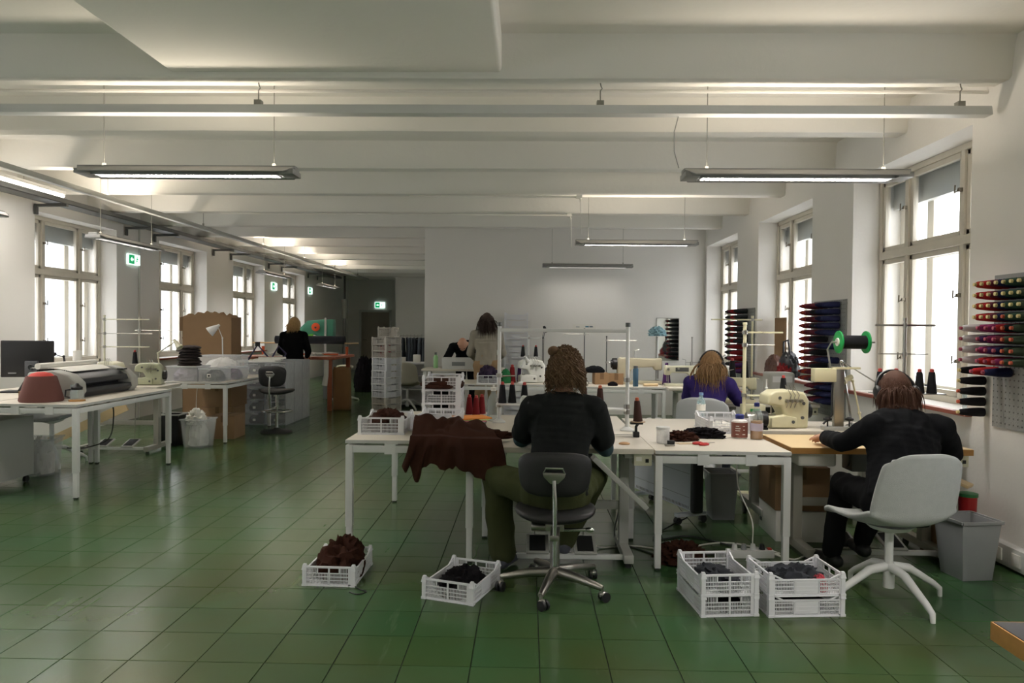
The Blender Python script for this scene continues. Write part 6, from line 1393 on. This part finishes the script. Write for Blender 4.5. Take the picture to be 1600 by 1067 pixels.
def person(label, J, right, look, shirt, trousers, hair=None, sleeve=None, shoes=None, baggy=0.0, w=1.0, wr=0.006, seed=1, hood=False, bald=False, shirt_hem=0.0, tee=False):
    """J: joints in world space. Body is one skin surface; clothes and hair are its children."""
    J = {k: V(v) for k, v in J.items()}; right = V(right).normalized()
    root = thing('person', label, 'person', (0, 0, 0))
    P, C, N, Hd = J['pelvis'], J['chest'], J['neck'], J['head']
    look = V(look).normalized(); hr = right - look * right.dot(look); hr.normalize(); H3 = Matrix((hr, look, hr.cross(look))).transposed()
    Wt = [(0, .165 * w), (.25, .155 * w), (.45, .145 * w), (.75, .175 * w), (.92, .165 * w), (1, .10 * w)]
    Dt = [(0, .115 * w), (.25, .105 * w), (.45, .10 * w), (.75, .115 * w), (.92, .095 * w), (1, .07 * w)]
    def spine(t): return P.lerp(C, t / 0.72) if t < 0.72 else C.lerp(N, (t - 0.72) / 0.28)
    def torso(mb, g, t0=0.0, t1=1.0):
        for k in range(15):
            t = lerp(t0, t1, k / 14); c = spine(t); u = (spine(min(1, t + .03)) - spine(max(0, t - .03)))
            mb.ell(c, (interp(Wt, t) + g, interp(Dt, t) + g, 0.055), frame3(right, u).to_4x4(), 20, 10)
    def arms(mb, g, upto=2.0):
        for s in 'LR':
            a, b, c = J['sh' + s], J['el' + s], J['wr' + s]
            cap_(mb, N.lerp(a, 0.35) - V((0, 0, .02)), a, 0.06 + g, 0.062 + g)
            if upto >= 1: cap_(mb, a, b, 0.056 + g, 0.042 + g)
            else: cap_(mb, a, a.lerp(b, upto), 0.056 + g * 1.3, 0.052 + g * 1.8)
            if upto >= 2: cap_(mb, b, b.lerp(c, 0.98), 0.042 + g, 0.030 + g)
    def legs(mb, g, b=0.0, shin=0.97):
        for s in 'LR':
            h, k, a = J['hip' + s], J['kn' + s], J['an' + s]
            cap_(mb, h, k, 0.082 + g, 0.058 + g + b * 0.6); cap_(mb, k, k.lerp(a, shin), 0.056 + g + b * 0.6, 0.040 + g + b)
            mb.ell(h, 0.095 + g, seg=14, ring=9)
    # --- body (skin)
    mb = MB(); torso(mb, -0.008); arms(mb, -0.006); legs(mb, -0.008)
    cap_(mb, N - V((0, 0, .02)), N.lerp(Hd, 0.6), 0.058, 0.052)
    mb.ell(Hd, (0.074, 0.093, 0.103), H3.to_4x4(), 24, 16); mb.ell(Hd + H3 @ V((0, 0.032, -0.062)), (0.054, 0.060, 0.058), H3.to_4x4(), 18, 12)
    mb.ell(Hd + H3 @ V((0, 0.100, -0.022)), (0.013, 0.020, 0.024), H3.to_4x4(), 12, 8); mb.ell(Hd + H3 @ V((0, 0.084, 0.018)), (0.05, 0.014, 0.010), H3.to_4x4(), 12, 8)
    mb.ell(Hd + H3 @ V((0, 0.085, -0.060)), (0.024, 0.010, 0.010), H3.to_4x4(), 12, 8)
    for s in (-1, 1): mb.ell(Hd + H3 @ V((s * 0.077, -0.005, -0.012)), (0.009, 0.020, 0.031), H3.to_4x4(), 12, 8)
    for s in 'LR':
        d = J.get('hd' + s); d = d if d is not None else (J['wr' + s] - J['el' + s])
        hand(mb, J['wr' + s], d, (0, 0, -1), -1 if s == 'R' else 1)
        a = J['an' + s]; fd = J.get('ft' + s, V((0, 1, 0))).normalized()
        cap_(mb, a - V((0, 0, 0.045)), a + fd * 0.13 - V((0, 0, 0.062)), 0.036, 0.026); mb.ell(a - fd * 0.03 - V((0, 0, 0.05)), 0.038, seg=12, ring=8)
    solid('body', mb, SKIN, root, 0.0062, 3)
    ey = MB()
    for s in (-1, 1): ey.ell(Hd + H3 @ V((s * 0.031, 0.083, 0.0)), (0.012, 0.009, 0.008), H3.to_4x4(), 10, 8)
    ey.build('eyes', M('dark_eye', (40, 32, 28), 0.2), root, smooth=True)
    # --- clothes
    mb = MB(); torso(mb, 0.014, -0.0 + shirt_hem, 0.97); arms(mb, 0.012, 0.75 if tee else 2.0)
    if hood:
        mb.ell(N + V((0, -0.075, -0.02)), (0.15, 0.075, 0.075), None, 20, 12); mb.ell(N + V((0, -0.02, 0.015)), (0.10, 0.085, 0.045), None, 18, 10)
    solid('sweater' if not tee else 'shirt', mb, shirt, root, 0.011, 5, wr, 11, seed)
    if tee:
        mb = MB(); 
        for s in 'LR':
            a, b, c = J['sh' + s], J['el' + s], J['wr' + s]; cap_(mb, a.lerp(b, 0.4), b, 0.055, 0.050); cap_(mb, b, b.lerp(c, 0.96), 0.050, 0.038)
            solid('sleeve', mb, sleeve, root, 0.010, 4, 0.005, 16, seed); mb = MB()
    mb = MB(); torso(mb, 0.006, -0.03, 0.3); legs(mb, 0.012, baggy); mb.ell(P - V((0, 0, 0.03)), (0.165 * w, 0.125 * w, 0.10), frame3(right, C - P).to_4x4(), 20, 12)
    solid('trousers', mb, trousers, root, 0.011, 5, wr * 1.2, 10, seed + 5)
    for s in 'LR':
        mb = MB(); a = J['an' + s]; fd = J.get('ft' + s, V((0, 1, 0))).normalized(); a = V((a.x, a.y, max(a.z, 0.09)))
        cap_(mb, a - fd * 0.035 - V((0, 0, 0.047)), a + fd * 0.14 - V((0, 0, 0.055)), 0.043, 0.035); cap_(mb, a, a - V((0, 0, 0.05)), 0.044, 0.044)
        solid('shoe', mb, shoes or BLACK, root, 0.009, 4)
    return root, Hd, H3, N
def headphones(parent, Hd, H3, mat=BLACK):
    mb = MB().tube([Hd + H3 @ V((0.112 * math.cos(q), -0.01, 0.132 * math.sin(q) - 0.005)) for q in [PI * k / 16 for k in range(17)]], 0.009, 8)
    o = mb.build('headphones', mat, parent, smooth=True)
    for s in (-1, 1): MB().ell(Hd + H3 @ V((s * 0.108, -0.008, -0.018)), (0.024, 0.038, 0.046), H3.to_4x4(), 16, 10).build('ear_cup', mat, o, smooth=True)
OLIVE = M('olive_cotton', (64, 68, 42), 0.95, var=0.12, scale=10, bump=0.25, bscale=260, spec=0.15)
BLKSHIRT = M('faded_black_cotton', (30, 32, 32), 0.95, var=0.2, scale=9, bump=0.2, bscale=260, spec=0.15)
TEALSL = M('dark_teal_jersey', (60, 78, 84), 0.95, var=0.12, scale=10, spec=0.15)
HAIRB = M('curly_brown_hair', (104, 78, 54), 0.8, var=0.45, scale=45); HAIRR = M('chestnut_hair', (84, 52, 36), 0.8, var=0.35, scale=40)
HAIRBL = M('dark_blond_hair', (138, 106, 70), 0.8, var=0.4, scale=40); HAIRD = M('dark_brown_hair', (54, 38, 30), 0.8, var=0.3, scale=40); HAIRY = M('light_blond_hair', (170, 138, 92), 0.8, var=0.3, scale=40)
# 1. curly haired person in black shirt
r, Hd, H3, N = person('person with curly brown hair in black shirt and olive trousers, seated on the task chair',
    dict(pelvis=(.17, 4.10, .545), chest=(.205, 4.25, .90), neck=(.215, 4.29, 1.06), head=(.232, 4.345, 1.235), shL=(.03, 4.25, 1.0), shR=(.395, 4.25, 1.0), elL=(-.03, 4.40, .80), elR=(.475, 4.36, .755),
         wrL=(.07, 4.62, .80), wrR=(.40, 4.60, .80), hipL=(.07, 4.13, .54), hipR=(.27, 4.13, .54), knL=(-.185, 4.40, .56), knR=(.42, 4.52, .56), anL=(-.135, 4.40, .10), anR=(.24, 4.56, .15), ftL=(.45, .9, 0), ftR=(-.1, 1, 0)),
    (1, -.05, 0), (.05, 1, -.35), BLKSHIRT, OLIVE, sleeve=TEALSL, shoes=M('grey_slipper', (74, 76, 84), 0.9), baggy=0.028, w=1.06, tee=True, wr=0.007)
h = strands(r, Hd, H3, 1100, 0.15, HAIRB, curl=0.013, rad=0.0036, spread=1.7, seed=3, neck=(N + V((0, .01, 0)), 0.075), face=0.25, big=1.04)
MB().ell(Hd + V((-.075, -.03, .10)), (.036, .034, .032), None, 16, 10).build('hair_bun', HAIRB, h, smooth=True)
# 2. hooded person
r, Hd, H3, N = person('person in black hoodie with headphones, seated on the grey felt shell chair',
    dict(pelvis=(2.10, 4.08, .52), chest=(2.18, 4.26, .83), neck=(2.20, 4.34, .965), head=(2.225, 4.43, 1.115), shL=(2.02, 4.27, .91), shR=(2.40, 4.25, .91), elL=(1.90, 4.40, .80), elR=(2.53, 4.34, .745),
         wrL=(1.90, 4.64, .795), wrR=(2.45, 4.66, .795), hipL=(2.0, 4.12, .51), hipR=(2.2, 4.12, .51), knL=(1.94, 4.48, .53), knR=(2.2, 4.50, .53), anL=(1.90, 4.52, .10), anR=(2.10, 4.56, .16), ftL=(-.35, .9, 0)),
    (1, -.06, 0), (.1, 1, -.55), BLACKFAB, M('black_jeans', (18, 18, 20), 0.95, spec=0.15), w=1.14, hood=True, wr=0.009, seed=4)
strands(r, Hd, H3, 1300, 0.18, HAIRR, rad=0.0030, spread=0.6, seed=5, neck=(N, 0.085), face=0.25); headphones(r, Hd, H3)
# 3. headphone wearer in purple
r, Hd, H3, N = person('person with long blond hair and headphones in purple sweater, seated at the cream table',
    dict(pelvis=(1.72, 6.98, .535), chest=(1.76, 7.06, .87), neck=(1.785, 7.09, 1.01), head=(1.80, 7.13, 1.145), shL=(1.60, 7.13, .95), shR=(1.93, 6.99, .95), elL=(1.60, 7.30, .76), elR=(2.06, 7.12, .78),
         wrL=(1.80, 7.40, .80), wrR=(2.08, 7.24, .845), hipL=(1.64, 7.03, .53), hipR=(1.80, 6.96, .53), knL=(1.80, 7.40, .54), knR=(1.99, 7.30, .54), anL=(1.78, 7.34, .10), anR=(1.98, 7.26, .10), ftL=(.4, .9, 0), ftR=(.4, .9, 0)),
    (.93, -.36, 0), (.36, .93, -.25), M('purple_fleece', (56, 44, 104), 0.95, var=0.15, scale=12, spec=0.15), M('dark_denim', (40, 44, 56), 0.9), w=0.95, seed=7)
strands(r, Hd, H3, 900, 0.34, HAIRBL, curl=0.006, rad=0.0036, spread=0.9, seed=8, neck=(N, 0.10), face=0.25); headphones(r, Hd, H3, M('headphone_black', (34, 32, 34), 0.4))
# 4. standing, grey sweater
def standing(x, y, H, lean=0.0):
    k = H / 1.68
    return dict(pelvis=(x, y, .94 * k), chest=(x, y + .01 + lean, 1.25 * k), neck=(x, y + .02 + lean, 1.42 * k), head=(x, y + .06 + lean * 1.3, 1.565 * k), shL=(x - .17, y + .02 + lean, 1.36 * k), shR=(x + .17, y + .02 + lean, 1.36 * k),
                elL=(x - .24, y + .06, 1.09 * k), elR=(x + .24, y + .06, 1.09 * k), wrL=(x - .16, y + .26, 1.0 * k), wrR=(x + .16, y + .26, 1.0 * k), hipL=(x - .09, y, .92 * k), hipR=(x + .09, y, .92 * k),
                knL=(x - .095, y + .01, .50 * k), knR=(x + .095, y + .01, .50 * k), anL=(x - .10, y, .09), anR=(x + .10, y, .09))
r, Hd, H3, N = person('person with long brown hair in grey sweater standing at the packing table', standing(-.60, 10.62, 1.70), (1, 0, 0), (-.15, 1, -.3), M('grey_marl_sweater', (150, 144, 132), 0.95, var=0.12, scale=14, spec=0.15), M('tan_trousers', (150, 122, 90), 0.9), w=0.95, seed=9)
strands(r, Hd, H3, 700, 0.30, HAIRD, rad=0.0040, spread=0.5, seed=10, neck=(N, 0.085), face=0.25)
# 5. bald, leaning over the packing table towards us
r, Hd, H3, N = person('bald person in black sweater bending over the packing table',
    dict(pelvis=(-1.0, 11.98, .93), chest=(-1.0, 11.80, 1.13), neck=(-1.01, 11.66, 1.20), head=(-1.03, 11.53, 1.225), shL=(-.82, 11.70, 1.16), shR=(-1.20, 11.70, 1.16), elL=(-.72, 11.50, .985), elR=(-1.28, 11.48, .985),
         wrL=(-.84, 11.34, .905), wrR=(-1.14, 11.34, .905), hipL=(-.91, 11.98, .91), hipR=(-1.09, 11.98, .91), knL=(-.90, 11.98, .5), knR=(-1.10, 11.98, .5), anL=(-.90, 12.0, .09), anR=(-1.10, 12.0, .09), ftL=(0, -1, 0), ftR=(0, -1, 0)),
    (-1, 0, 0), (0, -.45, -.9), BLACKFAB, M('black_jeans', (18, 18, 20), 0.95), w=1.05, seed=11)
# 6. blond, black clothes at the cutting table
r, Hd, H3, N = person('person with blond bob in black clothes standing at the cutting table', standing(-3.965, 12.22, 1.63), (1, 0, 0), (.1, 1, -.25), M('plain_black_knit', (16, 16, 17), 0.95, spec=0.1), M('black_jeans', (18, 18, 20), 0.95), w=1.02, seed=12)
strands(r, Hd, H3, 700, 0.17, HAIRY, rad=0.0040, spread=1.0, seed=13, neck=(N, 0.08), face=0.25)
bpy.data.scenes.remove(TMP)
